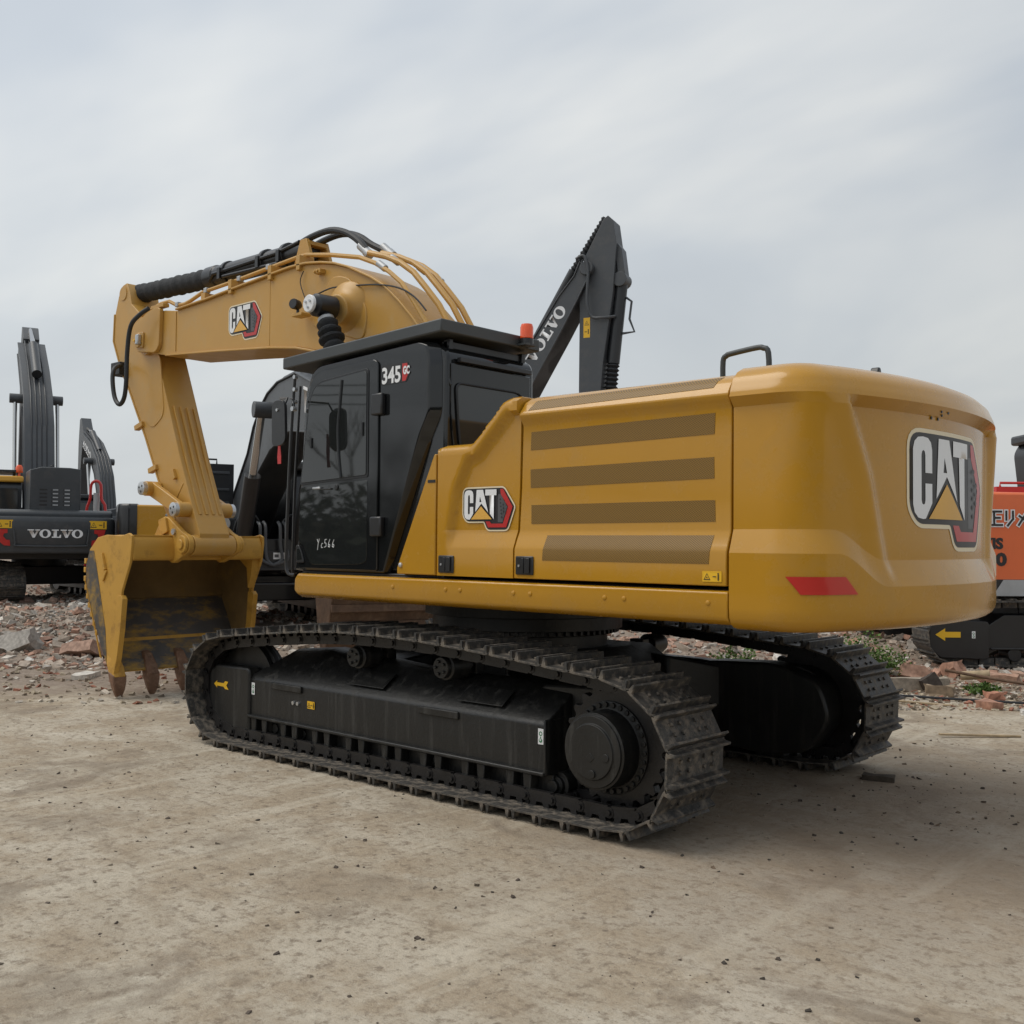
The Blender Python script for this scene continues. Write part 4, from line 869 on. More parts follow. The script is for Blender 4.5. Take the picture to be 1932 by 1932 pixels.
for x in (3.0,): bk.prism([(2.75, 4.45), (3.12, 4.46), (2.98, 4.80), (2.88, 4.80)], .10, .14); bk.prism([(2.75, 4.45), (3.12, 4.46), (2.98, 4.80), (2.88, 4.80)], -.14, -.10)
for q in ((5.36, 5.64, .22, .30, 4.44, 4.48), (4.58, 4.66, .12, .24, 4.38, 4.49)): MB().box(*q).build('line_bracket', 'boomyellow', boom, bevel=.005)
bk.box(2.86, 3.0, -.12, .12, 4.74, 4.78); bk.build('cylinder_bracket', 'boomyellow', boom, bevel=.005)
# steel hydraulic lines over the boom
T1 = [(5.98, .22, 4.43), (5.57, .2, 4.52), (5.40, .2, 4.52), (5.221, .2, 4.445), (5.05, .2, 4.44), (4.922, .2, 4.460), (4.690, .2, 4.515), (4.027, .2, 4.540), (3.412, .2, 4.575), (2.95, .2, 4.60), (2.794, .2, 4.60), (2.4, .2, 4.53), (1.967, .2, 4.43), (1.72, .22, 4.33), (1.5, .24, 4.21), (1.3, .26, 4.07), (1.12, .28, 3.88), (.95, .28, 3.66), (.80, .28, 3.4)]
MB().tube(T1, .022, 8, 1).build('hydraulic_line', 'boomyellow', boom)
for y, dz in ((.10, .0), (-.06, .03), (-.18, .02)):
    P = [(1.95, 4.47), (1.7, 4.39), (1.5, 4.30), (1.32, 4.18), (1.16, 4.02), (.98, 3.83), (.84, 3.62), (.7, 3.3)]
    MB().tube([(x+(.0), y, z+dz+.02) for x, z in P], .028, 10, 1).build('hydraulic_line', 'boomyellow', boom)
for y, x0 in ((.06, 2.0), (-.10, 1.85)):
    MB().tube([(3.15, y, 4.78), (2.9, y, 4.83), (2.6, y, 4.84), (2.35, y, 4.77), (2.15, y, 4.65), (x0, y, 4.50)], .034, 10, 4).build('hydraulic_hose', 'rubber', boom)
    MB().lathe((x0+.13, y, 4.60), (x0-.02, y, 4.48), [(0, .040), (.6, .040), (.62, .046), (1, .046)], 12).build('hose_fitting', 'lightgrey', boom)
    MB().lathe((3.22, y, 4.745), (3.08, y, 4.80), [(0, .042), (1, .042)], 12).build('hose_fitting', 'lightgrey', boom)
for (x, y, z) in ((1.62, .22, 4.28), (1.60, .08, 4.36), (1.40, -.08, 4.27), (1.30, -.19, 4.18)): MB().lathe((x+.05, y, z+.04), (x-.05, y, z-.03), [(0, .034), (1, .034)], 12).build('line_clamp', 'lightgrey', boom, bevel=.006)
for (x, z) in ((5.2, 4.45), (4.60, 4.52), (3.95, 4.545), (3.42, 4.58)): MB().box(x-.03, x+.03, .17, .23, z-.028, z+.03).build('line_clamp', 'lightgrey', boom, bevel=.008)
# hose at the boom nose down to the stick
MB().tube([(5.50, .40, 4.42), (5.62, .45, 4.35), (5.80, .46, 4.24), (5.87, .46, 3.95), (5.88, .46, 3.62), (5.94, .45, 3.42), (6.05, .45, 3.345), (6.17, .45, 3.44), (6.25, .44, 3.66), (6.29, .40, 3.80), (6.42, .25, 3.88)], .026, 12, 5).build('hydraulic_hose', 'rubber', boom)
# boom cylinders with bellows
for s in (1, -1):
    y = .60*s
    pin = MB().lathe((2.0, s*.47, 3.90), (2.0, s*.74, 3.90), [(0, .08), (.05, .10), (.06, .112), (.80, .105), (.90, .085), (1, .078)], 28); po = pin.build('boom_cylinder', 'blackpaint', X, bevel=.004)
    cp = MB().lathe((2.0, s*.735, 3.90), (2.0, s*.765, 3.90), [(0, .080), (.8, .080), (1, .074)], 32)
    cpo = cp.build('pin_cap', 'white', po)
    pb = MB()
    for k in range(3): a = 2*PI*k/3+.5; pb.cyl((2.0+.036*math.cos(a), s*.765, 3.90+.036*math.sin(a)), (2.0+.036*math.cos(a), s*.782, 3.90+.036*math.sin(a)), .012, seg=8)
    pb.build('pin_bolt', 'pinsteel', po)
    p0 = Vector((1.97, y, 3.82)); p1 = Vector((1.38, y, 2.55)); d = p1-p0
    prof_ = [(0, .05), (.04, .065)]
    nb = 11
    for k in range(nb):
        t0 = .05+.62*k/nb; kk = .9+.2*((k*7) % 3)/2; prof_ += [(t0, .075), (t0+.022, .112*kk), (t0+.036, .108*kk)]
    prof_ += [(.70, .095), (.72, .12), (1.0, .12)]
    MB().lathe(p0, p1, prof_, 24).build('rubber_bellows', 'sleeve', po)
    MB().lathe(p0+d*.03, p0+d*.055, [(0, .076), (1, .076)], 24).build('hose_clip', 'lightgrey', po)
    MB().cyl(p1, (.95, y, 1.75), .12, seg=24).build('cylinder_barrel', 'blackpaint', po)

# --- stick
ST_F = [(6.43, 4.90), (6.53, 4.88), (6.62, 4.76), (6.70, 4.55), (6.72, 4.22), (6.52, 3.85), (6.31, 3.58), (6.10, 3.27), (5.90, 2.98), (5.72, 2.68), (5.56, 2.42), (5.40, 2.22), (5.26, 2.07), (5.10, 1.86), (4.92, 1.70)]
ST_R = [(4.70, 1.64), (4.68, 1.82), (4.82, 2.07), (5.14, 2.72), (5.42, 3.35), (5.66, 3.88), (5.84, 4.27), (6.05, 4.45), (6.30, 4.62), (6.36, 4.80)]
sw = .19
sb = MB(); sb.prism(ST_F+ST_R, -sw, sw); strip(sb, ST_F[3:], .02, -sw-.012, sw+.012)
stick = sb.build('stick', 'boomyellow', X, bevel=.006, ang=28)
m = MB()
m.cyl((5.86, -sw-.05, 4.10), (5.86, sw+.05, 4.10), .16, seg=28)
m.prism(roundpoly([(5.60, 3.95), (5.95, 3.98), (6.12, 3.5), (5.95, 3.2), (5.75, 3.05), (5.48, 3.2)], .12, 5), sw-.01, sw+.008)
m.build('pivot_plate', 'boomyellow', stick, bevel=.004)
m = MB()
for y in (-.14, -.055, .03, .115):       # raised wear strips on the rear face
    for (a, b_) in (((5.40, 3.30), (5.14, 2.72)), ((5.145, 2.73), (4.96, 2.33)), ((4.965, 2.34), (4.81, 2.03))):
        d = Vector((b_[0]-a[0], 0, b_[1]-a[1])); L = d.length; d.normalize(); nrm = Vector((-d.z, 0, d.x)); nrm = nrm if nrm.x < 0 else -nrm
        c = (Vector((a[0], y, a[1]))+Vector((b_[0], y, b_[1])))/2+nrm*.004
        mt = Matrix(((d.x, 0, nrm.x, c.x), (0, 1, 0, c.y), (d.z, 0, nrm.z, c.z), (0, 0, 0, 1))); m.box(-L/2, L/2, -.017, .017, -.02, .018, mt)
m.build('wear_strip', 'boomyellow', stick, bevel=.004)
m = MB()
for (x, z) in ((6.03, 3.11), (5.69, 2.58)):
    m.box(-.09, .09, sw-.03, sw+.035, -.03, .03, Matrix.Translation((x, 0, z)) @ Matrix.Rotation(math.radians(15), 4, 'Y'))
m.box(-.025, .025, sw, sw+.035, -.06, .06, Matrix.Translation((5.22, 0, 2.50)) @ Matrix.Rotation(math.radians(30), 4, 'Y'))
m.box(-.12, .12, sw-.005, sw+.006, -.008, .008, Matrix.Translation((5.12, 0, 2.30)) @ Matrix.Rotation(math.radians(50), 4, 'Y'))
m.build('stick_bracket', 'boomyellow', stick, bevel=.004)
MB().cyl((4.76, -.26, 1.69), (4.76, .26, 1.69), .115, seg=32).build('stick_nose_boss', 'boomyellow', stick, bevel=.004)
MB().box(6.40, 6.62, .05, .28, 3.76, 3.92).build('cylinder_port_block', 'rubber', stick, bevel=.01)
# --- arm cylinder along the boom top
ac = MB().lathe((2.95, 0, 4.72), (4.85, 0, 4.735), [(0, .09), (.02, .115), (.9, .115), (.91, .128), (1, .128)], 28)
aco = ac.build('arm_cylinder', 'blackpaint', X, bevel=.003)
MB().lathe((4.80, 0, 4.735), (6.42, 0, 4.80), [(0, .105)]+[(k/30, .108+.010*math.sin(k*2.1)+.004*math.sin(k*5)) for k in range(1, 30)]+[(1, .12)], 24).build('rod_sleeve', 'sleeve', aco)
MB().cyl((6.50, -.20, 4.78), (6.50, .20, 4.78), .085, seg=24).build('arm_cylinder_pin', 'boomyellow', aco)
m = MB(); m.tube([(4.72, .10, 4.66), (4.6, .13, 4.72), (3.4, .13, 4.74), (3.05, .10, 4.80)], .02, 8, 0); m.tube([(4.4, .13, 4.66), (3.3, .13, 4.63)], .02, 8, 0)
m.build('cylinder_line', 'blackpaint', aco)
m = MB()
for x in (4.45, 3.72, 3.35): MB().lathe((x-.03, 0, 4.73), (x+.03, 0, 4.73), [(0, .128), (.1, .135), (.9, .135), (1, .128)], 24).box(x-.025, x+.025, .10, .16, 4.64, 4.76).build('cylinder_clamp', 'blackpaint', aco)
# --- bucket cylinder in front of the stick
bc = MB().lathe((6.62, 0, 4.02), (5.72, 0, 2.62), [(0, .085), (.86, .085), (.87, .115), (1, .115)], 24); bco = bc.build('bucket_cylinder', 'blackpaint', X)
MB().cyl((5.73, 0, 2.64), (5.58, 0, 2.36), .05, seg=16).build('piston_rod', 'chrome', bco)
# --- bucket linkage
def bar(mb, a, b_, wa, wb, y0, y1):
    a = Vector(a); b_ = Vector(b_); d = (b_-a).normalized(); n_ = Vector((-d.y, d.x)); pts = []
    for k in range(9): t = PI/2+PI*k/8; pts.append(a+(d*math.cos(t)+n_*math.sin(t))*wa)
    for k in range(9): t = -PI/2+PI*k/8; pts.append(b_+(d*math.cos(t)+n_*math.sin(t))*wb)
    mb.prism([(p.x, p.y) for p in pts], y0, y1)
PA, PB, PC, PD = (5.56, 2.34), (4.93, 2.09), (5.20, 1.90), (4.76, 1.70)
for s in (1, -1):
    m = MB(); bar(m, PA, PB, .085, .075, *sorted((s*.25, s*.31)))
    m.cyl((PA[0], s*.20, PA[1]), (PA[0], s*.38, PA[1]), .085, seg=28); m.cyl((PB[0], s*.18, PB[1]), (PB[0], s*.34, PB[1]), .085, seg=28)
    lo_ = m.build('idler_link', 'boomyellow', X, bevel=.008)
    for P in (PA, PB):
        y0 = s*(.38 if P is PA else .34); c = MB().lathe((P[0], y0, P[1]), (P[0], y0+s*.05, P[1]), [(0, .078), (.9, .078), (1, .068)], 28)
        c.build('pin_end', 'pinsteel', lo_)
        h_ = MB()
        for k in range(3): a = 2*PI*k/3+.3; h_.cyl((P[0]+.038*math.cos(a), y0+s*.05, P[1]+.038*math.sin(a)), (P[0]+.038*math.cos(a), y0+s*.0515, P[1]+.038*math.sin(a)), .014, seg=10)
        h_.build('pin_recess', 'blackpaint', lo_)
m = MB(); bar(m, PA, PC, .09, .085, -.17, .17); m.cyl((PC[0], -.36, PC[1]), (PC[0], .36, PC[1]), .07, seg=24); m.build('power_link', 'boomyellow', X, bevel=.01)

# --- bucket
BKT = thing('x', 'x', 'x'); bpy.data.objects.remove(BKT)
side = [(5.907, 1.631), (5.72, 1.77), (5.52, 1.800), (5.17, 1.79), (5.02, 1.82), (4.955, 1.79), (4.955, 1.70), (4.985, 1.50), (5.155, 1.18), (5.17, .78), (5.24, .44), (5.33, .285), (5.40, .29), (5.62, .58), (5.88, 1.02), (5.98, 1.26), (5.985, 1.47)]
hwB = .85
bk = MB()
for s in (1, -1): bk.prism(side, *sorted((s*(hwB-.03), s*hwB)))
# wrapper: curved back from the torque tube down to the lip
out_l = [(5.00, 1.80), (5.30, 1.80), (5.60, 1.79), (5.80, 1.73), (5.92, 1.62), (5.99, 1.45), (5.985, 1.26), (5.885, 1.02), (5.75, .79), (5.62, .58), (5.40, .285), (5.30, .28)]
inn = [(5.33, .31), (5.40, .36), (5.58, .60), (5.71, .82), (5.845, 1.04), (5.94, 1.26), (5.945, 1.44), (5.88, 1.59), (5.77, 1.69), (5.58, 1.745), (5.30, 1.755), (5.02, 1.755)]
bk.prism(out_l+inn, -hwB+.03, hwB-.03)
bucket = bk.build('bucket', 'bucketyellow', X, bevel=.006, ang=40)
tt = MB(); tt.prism(roundpoly([(4.965, 1.52), (4.965, 1.70), (5.0, 1.79), (5.12, 1.80), (5.22, 1.70), (5.22, 1.52)], .05, 4), -hwB+.03, hwB-.03); tt.build('torque_tube', 'bucketyellow', bucket, bevel=.006)
# inner lining (stain and painted shade above, worn steel below) and scraped heel outside
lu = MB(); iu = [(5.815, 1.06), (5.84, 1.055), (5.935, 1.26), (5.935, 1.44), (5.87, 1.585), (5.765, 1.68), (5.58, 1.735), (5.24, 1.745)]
lu.prism([(5.23, 1.53), (5.24, 1.74)]+[(x-.004, z-.004) for x, z in iu[::-1]][1:]+[(5.78, 1.07), (5.90, 1.27), (5.90, 1.43), (5.84, 1.56), (5.75, 1.65), (5.58, 1.70), (5.28, 1.71), (5.26, 1.53)], -hwB+.034, hwB-.034); lu.build('stained_shaded_lining', 'stained_shaded', bucket)
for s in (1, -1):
    m = MB(); m.prism([(5.28, 1.70), (5.58, 1.70), (5.75, 1.65), (5.84, 1.56), (5.90, 1.43), (5.90, 1.27), (5.82, 1.06), (5.55, .63), (5.36, .37), (5.30, .5), (5.24, .78), (5.22, 1.15), (5.14, 1.35), (5.2, 1.5)], *sorted((s*(hwB-.034), s*(hwB-.030)))); m.build('stained_shaded_cheek', 'stained_shaded', bucket)
li = MB(); il = [(5.36, .365), (5.555, .63), (5.685, .85), (5.815, 1.06)]
li.prism(il+[(x+.012, z-.006) for x, z in il[::-1]], -hwB+.035, hwB-.035); li.build('worn_floor', 'bucketworn', bucket)
sc_ = MB(); sc_.prism([(5.97, 1.27), (5.87, 1.03), (5.62, .60), (5.45, .36), (5.50, .75), (5.70, 1.35), (5.80, 1.62), (5.90, 1.62), (5.975, 1.46)], hwB, hwB+.004); sc_.build('scraped_side', 'bucketworn', bucket)
lp = MB(); lp.box(-.085, .05, -hwB+.03, hwB-.03, -.016, .02, Matrix.Translation((5.36, 0, .355)) @ Matrix.Rotation(math.radians(-58), 4, 'Y')); lp.build('cutting_lip', 'bucketworn', bucket, bevel=.005)
m = MB(); m.box(-.19, .08, -hwB+.04, hwB-.04, 0, .012, Matrix.Translation((5.555, 0, .615)) @ Matrix.Rotation(math.radians(-56), 4, 'Y') @ Matrix.Scale(.15, 4, (1, 0, 0))); m.build('lip_weld', 'bucketyellow', bucket)
for s in (1, -1):       # side cutters, strike plates and corner gussets
    y0, y1 = sorted((s*(hwB-.045), s*(hwB+.018)))
    m = MB(); m.prism([(5.145, 1.14), (5.22, 1.13), (5.25, .75), (5.34, .40), (5.33, .24), (5.26, .28), (5.20, .46), (5.14, .76), (5.10, 1.10)], y0, y1)
    m.build('side_cutter', 'bucketyellow', bucket, bevel=.004)
    if s < 0: m = MB(); m.prism([(5.02, 1.52), (5.30, 1.52), (5.14, 1.42), (5.11, 1.18), (5.05, 1.32)], *sorted((s*(hwB-.12), s*(hwB-.03)))); m.build('corner_gusset', 'bucketyellow', bucket)
    m = MB(); m.box(-.02, .02, *sorted((s*hwB, s*(hwB+.03))), -.10, .10, Matrix.Translation((5.55, 0, 1.50)) @ Matrix.Rotation(math.radians(25), 4, 'Y')); m.box(-.015, .015, *sorted((s*hwB, s*(hwB+.02))), -.07, .07, Matrix.Translation((5.525, 0, 1.345)) @ Matrix.Rotation(math.radians(-35), 4, 'Y')); m.build('side_stop', 'bucketyellow', bucket, bevel=.004)
    m = MB(); m.prism([(5.99, 1.27), (5.965, 1.23), (5.57, .42), (5.60, .44)], *sorted((s*(hwB), s*(hwB+.012)))) ; m.build('side_wear_plate', 'bucketyellow', bucket)
hb = MB()
for k in range(9):
    t = k/8; x = 6.0-.03*t-.10*t*t*1.2; z = 1.50-.80*t
    xx = interp([(0.6, 5.64), (1.02, 5.895), (1.26, 5.99), (1.47, 5.995), (1.6, 5.95)], z); hb.box(xx-.01, xx+.035, -hwB, hwB+.008, z-.03, z+.03)
hb.build('heel_wear_bar', 'bucketyellow', bucket, bevel=.004)
for s in (1, -1):       # ears
    m = MB(); y0, y1 = sorted((s*.27, s*.335))
    ear = [(5.02, 1.48), (4.90, 1.52), (4.66, 1.62), (4.64, 1.72), (4.70, 1.80), (4.80, 1.83), (5.10, 2.0), (5.20, 2.02), (5.30, 1.93), (5.42, 1.78), (5.2, 1.6)]
    m.prism(roundpoly(ear, .05, 4), y0, y1); m.cyl((PD[0], s*.335, PD[1]), (PD[0], s*.375, PD[1]), .10, seg=28); m.cyl((PD[0], s*.375, PD[1]), (PD[0], s*.395, PD[1]), .055, seg=24)
    eo = m.build('bucket_ear', 'bucketyellow', bucket, bevel=.008)
    for P in ((5.13, 1.885), (4.965, 1.84)): MB().cyl((P[0], s*.335, P[1]), (P[0], s*.36, P[1]), .035, seg=16).build('ear_bolt', 'pinsteel', eo)
    m = MB(); m.prism(roundpoly([(5.28, 1.97), (5.13, 2.01), (5.07, 1.84), (5.2, 1.80)], .03, 3), *sorted((s*.335, s*.365))); m.build('pin_retainer', 'bucketyellow', eo, bevel=.004)
for k in range(5):
    y = .80-.40*k
    m = MB()
    def sec(x, z, w_, t_): return [(x-t_, y-w_, z-t_*.3), (x-t_, y+w_, z-t_*.3), (x+t_, y+w_, z+t_*.3), (x+t_, y-w_, z+t_*.3)]
    m.loft([sec(5.42, .48, .045, .05), sec(5.36, .36, .070, .07), sec(5.31, .255, .070, .07)]); m.build('tooth_adapter', 'bucketyellow' if k == 0 else 'rusttooth', bucket, bevel=.012)
    m = MB(); m.loft([sec(5.315, .275, .080, .066), sec(5.30, .20, .076, .06), sec(5.285, .10, .062, .04), sec(5.28, .04, .044, .022), sec(5.28, .008, .028, .012)]); m.build('bucket_tooth', 'rusttooth', bucket, bevel=.012)

# ------------------------------------------------------------------ other machines (full machines, simpler detail)
def bg_machine(name, label, pos, head, P, group='excavators parked around the yard'):
    # head: world angle of the upper structure; P['under']: extra swing of the tracks
    t = thing(name, label, 'excavator', pos, head, group)
    col, dark = P['col'], P.get('dark', 'charcoaldark'); sc1 = P.get('s', 1.0)
    us = P.get('under', 0.0); UM = Matrix.Rotation(us, 4, 'Z')
    for s in (1, -1):
        yc = 1.27*s; loop = [(-1.9, .0), (-2.2, .10), (-2.36, .3), (-2.38, .5), (-2.3, .72), (-2.1, .9), (-1.8, .96), (0, 1.0), (1.8, .96), (2.1, .9), (2.3, .72), (2.38, .5), (2.36, .3), (2.2, .10), (1.9, 0)]
        m = MB(); pts, pt = resample([Vector(p) for p in loop], 46)
        for i in range(46):
            a = pts[i]; b_ = pts[(i+1) % 46]; c = (a+b_)/2; d = (b_-a).normalized(); up = Vector((-d.y, d.x)); ctr = Vector((max(-1.8, min(1.8, c.x)), .48))
            if (c-ctr).dot(up) < 0: up = -up
            mt = UM @ Matrix(((d.x, 0, up.x, c.x), (0, 1, 0, yc), (d.y, 0, up.y, c.y), (0, 0, 0, 1)))
            m.box(-pt*.47, pt*.47, -.3, .3, -.04, -.02, mt); m.box(-.012, .012, -.3, .3, -.02, .008, mt); m.box(.05, .07, -.3, .3, -.02, .005, mt); m.box(-pt*.45, pt*.45, -.1, .1, -.13, -.04, mt)
        m.build('crawler_track', P.get('trackmat', 'shoe'), t)
        m = MB()
        m.prism([(-1.3, .26), (1.45, .26), (1.5, .55), (1.2, .75), (-1.2, .75), (-1.4, .55)], *sorted((s*.95, s*1.42)), mat=UM)
        m.prism(roundpoly([(1.45, .12), (2.15, .14), (2.3, .3), (2.3, .58), (2.2, .68), (1.45, .66)], .05, 3), *sorted((s*1.2, s*1.50)), mat=UM)
        m.box(-1.3, 1.4, *sorted((s*1.40, s*1.44)), .25, .28, UM)
        m.lathe(UM @ Vector((-1.85, s*.95, .5)), UM @ Vector((-1.85, s*1.5, .5)), [(0, .3), (.6, .3), (.61, .22), (1, .2)], 24)
        m.lathe(UM @ Vector((1.85, s*1.0, .5)), UM @ Vector((1.85, s*1.4, .5)), [(0, .36), (1, .36)], 24)
        for k in range(6): x = -1.2+.45*k; m.lathe(UM @ Vector((x, s*1.1, .18)), UM @ Vector((x, s*1.42, .18)), [(0, .1), (1, .1)], 12)
        fo = m.build('track_frame', dark, t, bevel=.01)
        if P.get('arrow') and s == P['arrow']:
            pl = (lambda s: lambda u, v, l: UM @ Vector((u, s*(1.503+l), v)))(s)
            decal('arrow_decal', [(0, [(2.22, .47), (2.08, .56), (2.08, .51), (1.86, .51), (1.86, .43), (2.08, .43), (2.08, .38)])], pl, fo, ['decalyellow'])
            hookdecal('hook_decal', (lambda s: lambda u, v, l: UM @ Vector((1.70-u, s*(1.503+l), v+.42)))(s), fo, .05, .10)
    m = MB(); m.box(-.8, .8, -1.0, 1.0, .4, .85, UM); m.cyl((0, 0, .8), (0, 0, 1.1), .65, seg=32); m.build('car_body', dark, t, bevel=.02)
    # upper frame
    zb = P.get('zb', 1.05); zt = P.get('zt', 2.35)
    rear = P.get('rear', -3.2)
    m = MB(); m.box(rear+.7, 1.6, -1.4, 1.4, zb, zb+.25); m.box(-.3, 1.9, -.4, .4, zb+.05, zb+.55); m.build('main_frame', dark, t, bevel=.02)
    # counterweight: rounded rear
    zc0, zc1 = P.get('cw', (1.25, 2.3)); pts = [(rear+.75, 1.42)]
    W = P.get('cww', 1.42)
    rr = .30
    cwl = P.get('cwl', .8); ol = [(rear+cwl, W), (rear+.30, W)]
    for k in range(7): a = math.radians(90+k*14); ol.append((rear+.35+rr*math.cos(a), W-rr+rr*math.sin(a)))
    ol.append((rear-.03, .5)); ol += [(x, -y) for x, y in ol[::-1]]
    m = MB(); cx0 = rear+.6
    lev = [(zc0, .93), (zc0+.04, .975), (zc0+.22, .985), (zc0+.25, 1.0), (zc1-.12, 1.0), (zc1-.04, .985), (zc1, .95)]
    m.loft([[(cx0+(x-cx0)*f, y*f, z) for x, y in ol] for z, f in lev])
    cwm = m.build('counterweight', P.get('cwcol', col), t, bevel=.012, ang=40)
    if P.get('word'):
        slabword(lambda u, v, l: Vector((rear-.04-l, .51-u, zc0+.36+v)), cwm, .188, 1.08)
        for s in (1, -1):
            sm_ = 1 if s > 0 else -1
            warn('warning_decal', (lambda s: lambda u, v, l: Vector((rear-.015-l+.03, s*1.0+.19-u, zc1-.27+v)))(s), cwm, .38, .19)
            rp_ = [(.02, 0), (.27, 0), (.27, -.09), (.20, -.10), (.18, -.16), (.24, -.24), (.32, -.25), (.33, -.38), (.20, -.37), (.09, -.27)]
            decal('reflector', [(0, [((x-.17)*s, y) for x, y in rp_])], (lambda s: lambda u, v, l: Vector((rear-.015-l+.03, s*1.02-u*(1), zc1-.29+v)))(s), cwm, ['red'])
        m = MB(); m.tube([(rear-.035, .80, zc0+.55), (rear-.04, .76, zc0+.24), (rear-.04, .66, zc0+.17), (rear-.04, -.66, zc0+.17), (rear-.04, -.76, zc0+.24), (rear-.035, -.80, zc0+.55)], .02, 8, 3); m.build('moulding', col, cwm)
    # engine bay and side boxes
    m = MB(); m.prism([(rear+cwl-.2, zb+.2), (-.2, zb+.2), (-.2, zt), (rear+cwl-.1, zt+.02), (rear+cwl-.2, zt-.05)], -P.get('hwid', 1.4), P.get('hwid', 1.4)); m.prism([(-.25, zb+.2), (1.5, zb+.2), (1.5, zb+.9), (1.1, zt-.1), (-.25, zt-.05)], -1.4, -.5)
    hs = m.build('engine_housing', col, t, bevel=.04)
    if P.get('hood'):
        hx0, hx1, hy0, hy1, hz = P['hood']
        m = MB(); zz = zt+.0
        m.prism([(hy0, zz), (hy1, zz), (hy1, hz-.06), (hy1-.05*(1 if hy1 > hy0 else -1), hz-.06), (hy1-.25, hz), (hy0+.25, hz), (hy0, hz-.03)], hx0, hx1, ax='x'); ho = m.build('engine_hood', col, t, bevel=.02)
        for gx in (0, 1, 2):
            g_ = MB()
            for gz in range(5): g_.box(hx0-.004, hx0+.003, hy0+.22+gx*.26, hy0+.22+gx*.26+.17, zz+.12+gz*.09, zz+.16+gz*.09)
            g_.build('hood_grille', 'black', ho)
        if P.get('word'):
            for gx in (1, 0):
                for gz in range(5): MB().box(hx0-.0055, hx0-.004, hy0+.24+gx*.26, hy0+.24+gx*.26+.12, zz+.125+gz*.09, zz+.155+gz*.09).build('grille_gap', 'lightgrey', ho)
        MB().tube([(hx0+.3, -.1, hz-.02), (hx0+.3, -.1, hz+.07), (hx0+.9, -.1, hz+.07), (hx0+.9, -.1, hz-.02)], .02, 6, 0).build('handrail', dark, t)
    # cab (left side, y+)
    if P.get('cab', True):
        cz1 = P.get('cabtop', 3.05)
        qx = P.get('cabx', 0); m = MB(); m.prism(roundpoly([(-.15+qx*1.3, zb+.25), (1.75, zb+.25), (1.78, zb+.7), (1.5, cz1-.15), (1.3, cz1), (-.1+qx, cz1), (-.22+qx, cz1-.2)], .08, 3), .45, 1.42); cabo = m.build('cab', P.get('cabcol', dark), t, bevel=.04)
        m = MB(); m.prism([(qx*1.2, zb+.9), (.85, zb+.9), (.85, cz1-.2), (qx*1.2, cz1-.2)], 1.422, 1.428); m.prism([(.95, zb+.5), (1.6, zb+.6), (1.42, cz1-.22), (.95, cz1-.2)], 1.422, 1.428); m.build('side_window', 'glass', cabo)
        if not qx: m = MB(); m.prism([(.55, zb+1.0), (1.32, zb+1.0), (1.32, cz1-.22), (.55, cz1-.22)], -.232+qx, -.225+qx, ax='x'); m.build('rear_window', 'glassrear', cabo)
        m = MB(); m.box(-.25+qx, 1.55, .42, 1.45, cz1-.06, cz1+.10); m.build('cab_roof', P.get('roof', dark), cabo, bevel=.04)
        if P.get('guard'):
            m = MB(); m.box(-.2, 1.5, .5, 1.4, cz1+.2, cz1+.25)
            for x in (-.1, 1.4):
                for y in (.55, 1.35): m.box(x-.03, x+.03, y-.03, y+.03, cz1+.05, cz1+.2)
            m.build('roof_guard', dark, cabo)
        if P.get('beacon'):
            m = MB().lathe((-.15, .52, cz1+.02), (-.15, .52, cz1+.38), [(0, .03), (.45, .03), (.46, .085), (.5, .09), (.85, .085), (1, .05)], 18); m.build('beacon', 'beacon', cabo)
    # boom, stick, cylinders
    if P.get('boom'):
        bw = P.get('bw', .30); bcol = P.get('bcol', col)
        m = MB(); m.prism(P['boom'], -bw+.03, bw-.03); strip(m, P['btop'], .03, -bw, bw); strip(m, P['bbot'], -.03, -bw, bw)
        bm_ = m.build('boom', bcol, t, bevel=.01, ang=28)
        for i, (a, b_, r1, r2, mat) in enumerate(P.get('bcyl', [])):
            for s in (1, -1):
                y = s*(bw+.16); A = Vector((a[0], y, a[1])); B = Vector((b_[0], y, b_[1])); Cc = A.lerp(B, P.get('bsplit', .45))
                co = MB().cyl(A, Cc, r1, seg=16).build('boom_cylinder', dark, t); MB().cyl(Cc, B, r2, seg=14).build('piston_rod', 'chrome', co)
                MB().cyl((b_[0], s*(bw-.05), b_[1]), (b_[0], s*(bw+.30), b_[1]), .13, seg=20).build('cylinder_pin', bcol, co, bevel=.01)
        hl = MB()
        for y in (-.18, -.06, .06, .18): hl.tube([(p[0], y, p[1]+.09) for p in P['btop']], .022, 6, 1)
        hl.build('hydraulic_line', dark, bm_)
        if P.get('bword'):
            (ox, oz, ang_, H_, asp, side_) = P['bword']; ca, sa = math.cos(ang_), math.sin(ang_)
            slabword(lambda u, v, l: Vector((ox+(u*ca-v*sa), side_*(bw-.03+l), oz+(u*sa+v*ca))), bm_, H_, asp)
    if P.get('stick'):
        kw = P.get('kw', .2)
        m = MB(); m.prism(P['stick'], -kw, kw); so2 = m.build('stick', P.get('bcol', col), t, bevel=.01, ang=28)
        if P.get('stickdecal'):
            (ox, oz) = P['stickdecal']; warn('warning_decal', lambda u, v, l: Vector((ox+u, -kw-l, oz+v)), so2, .16, .46, True)
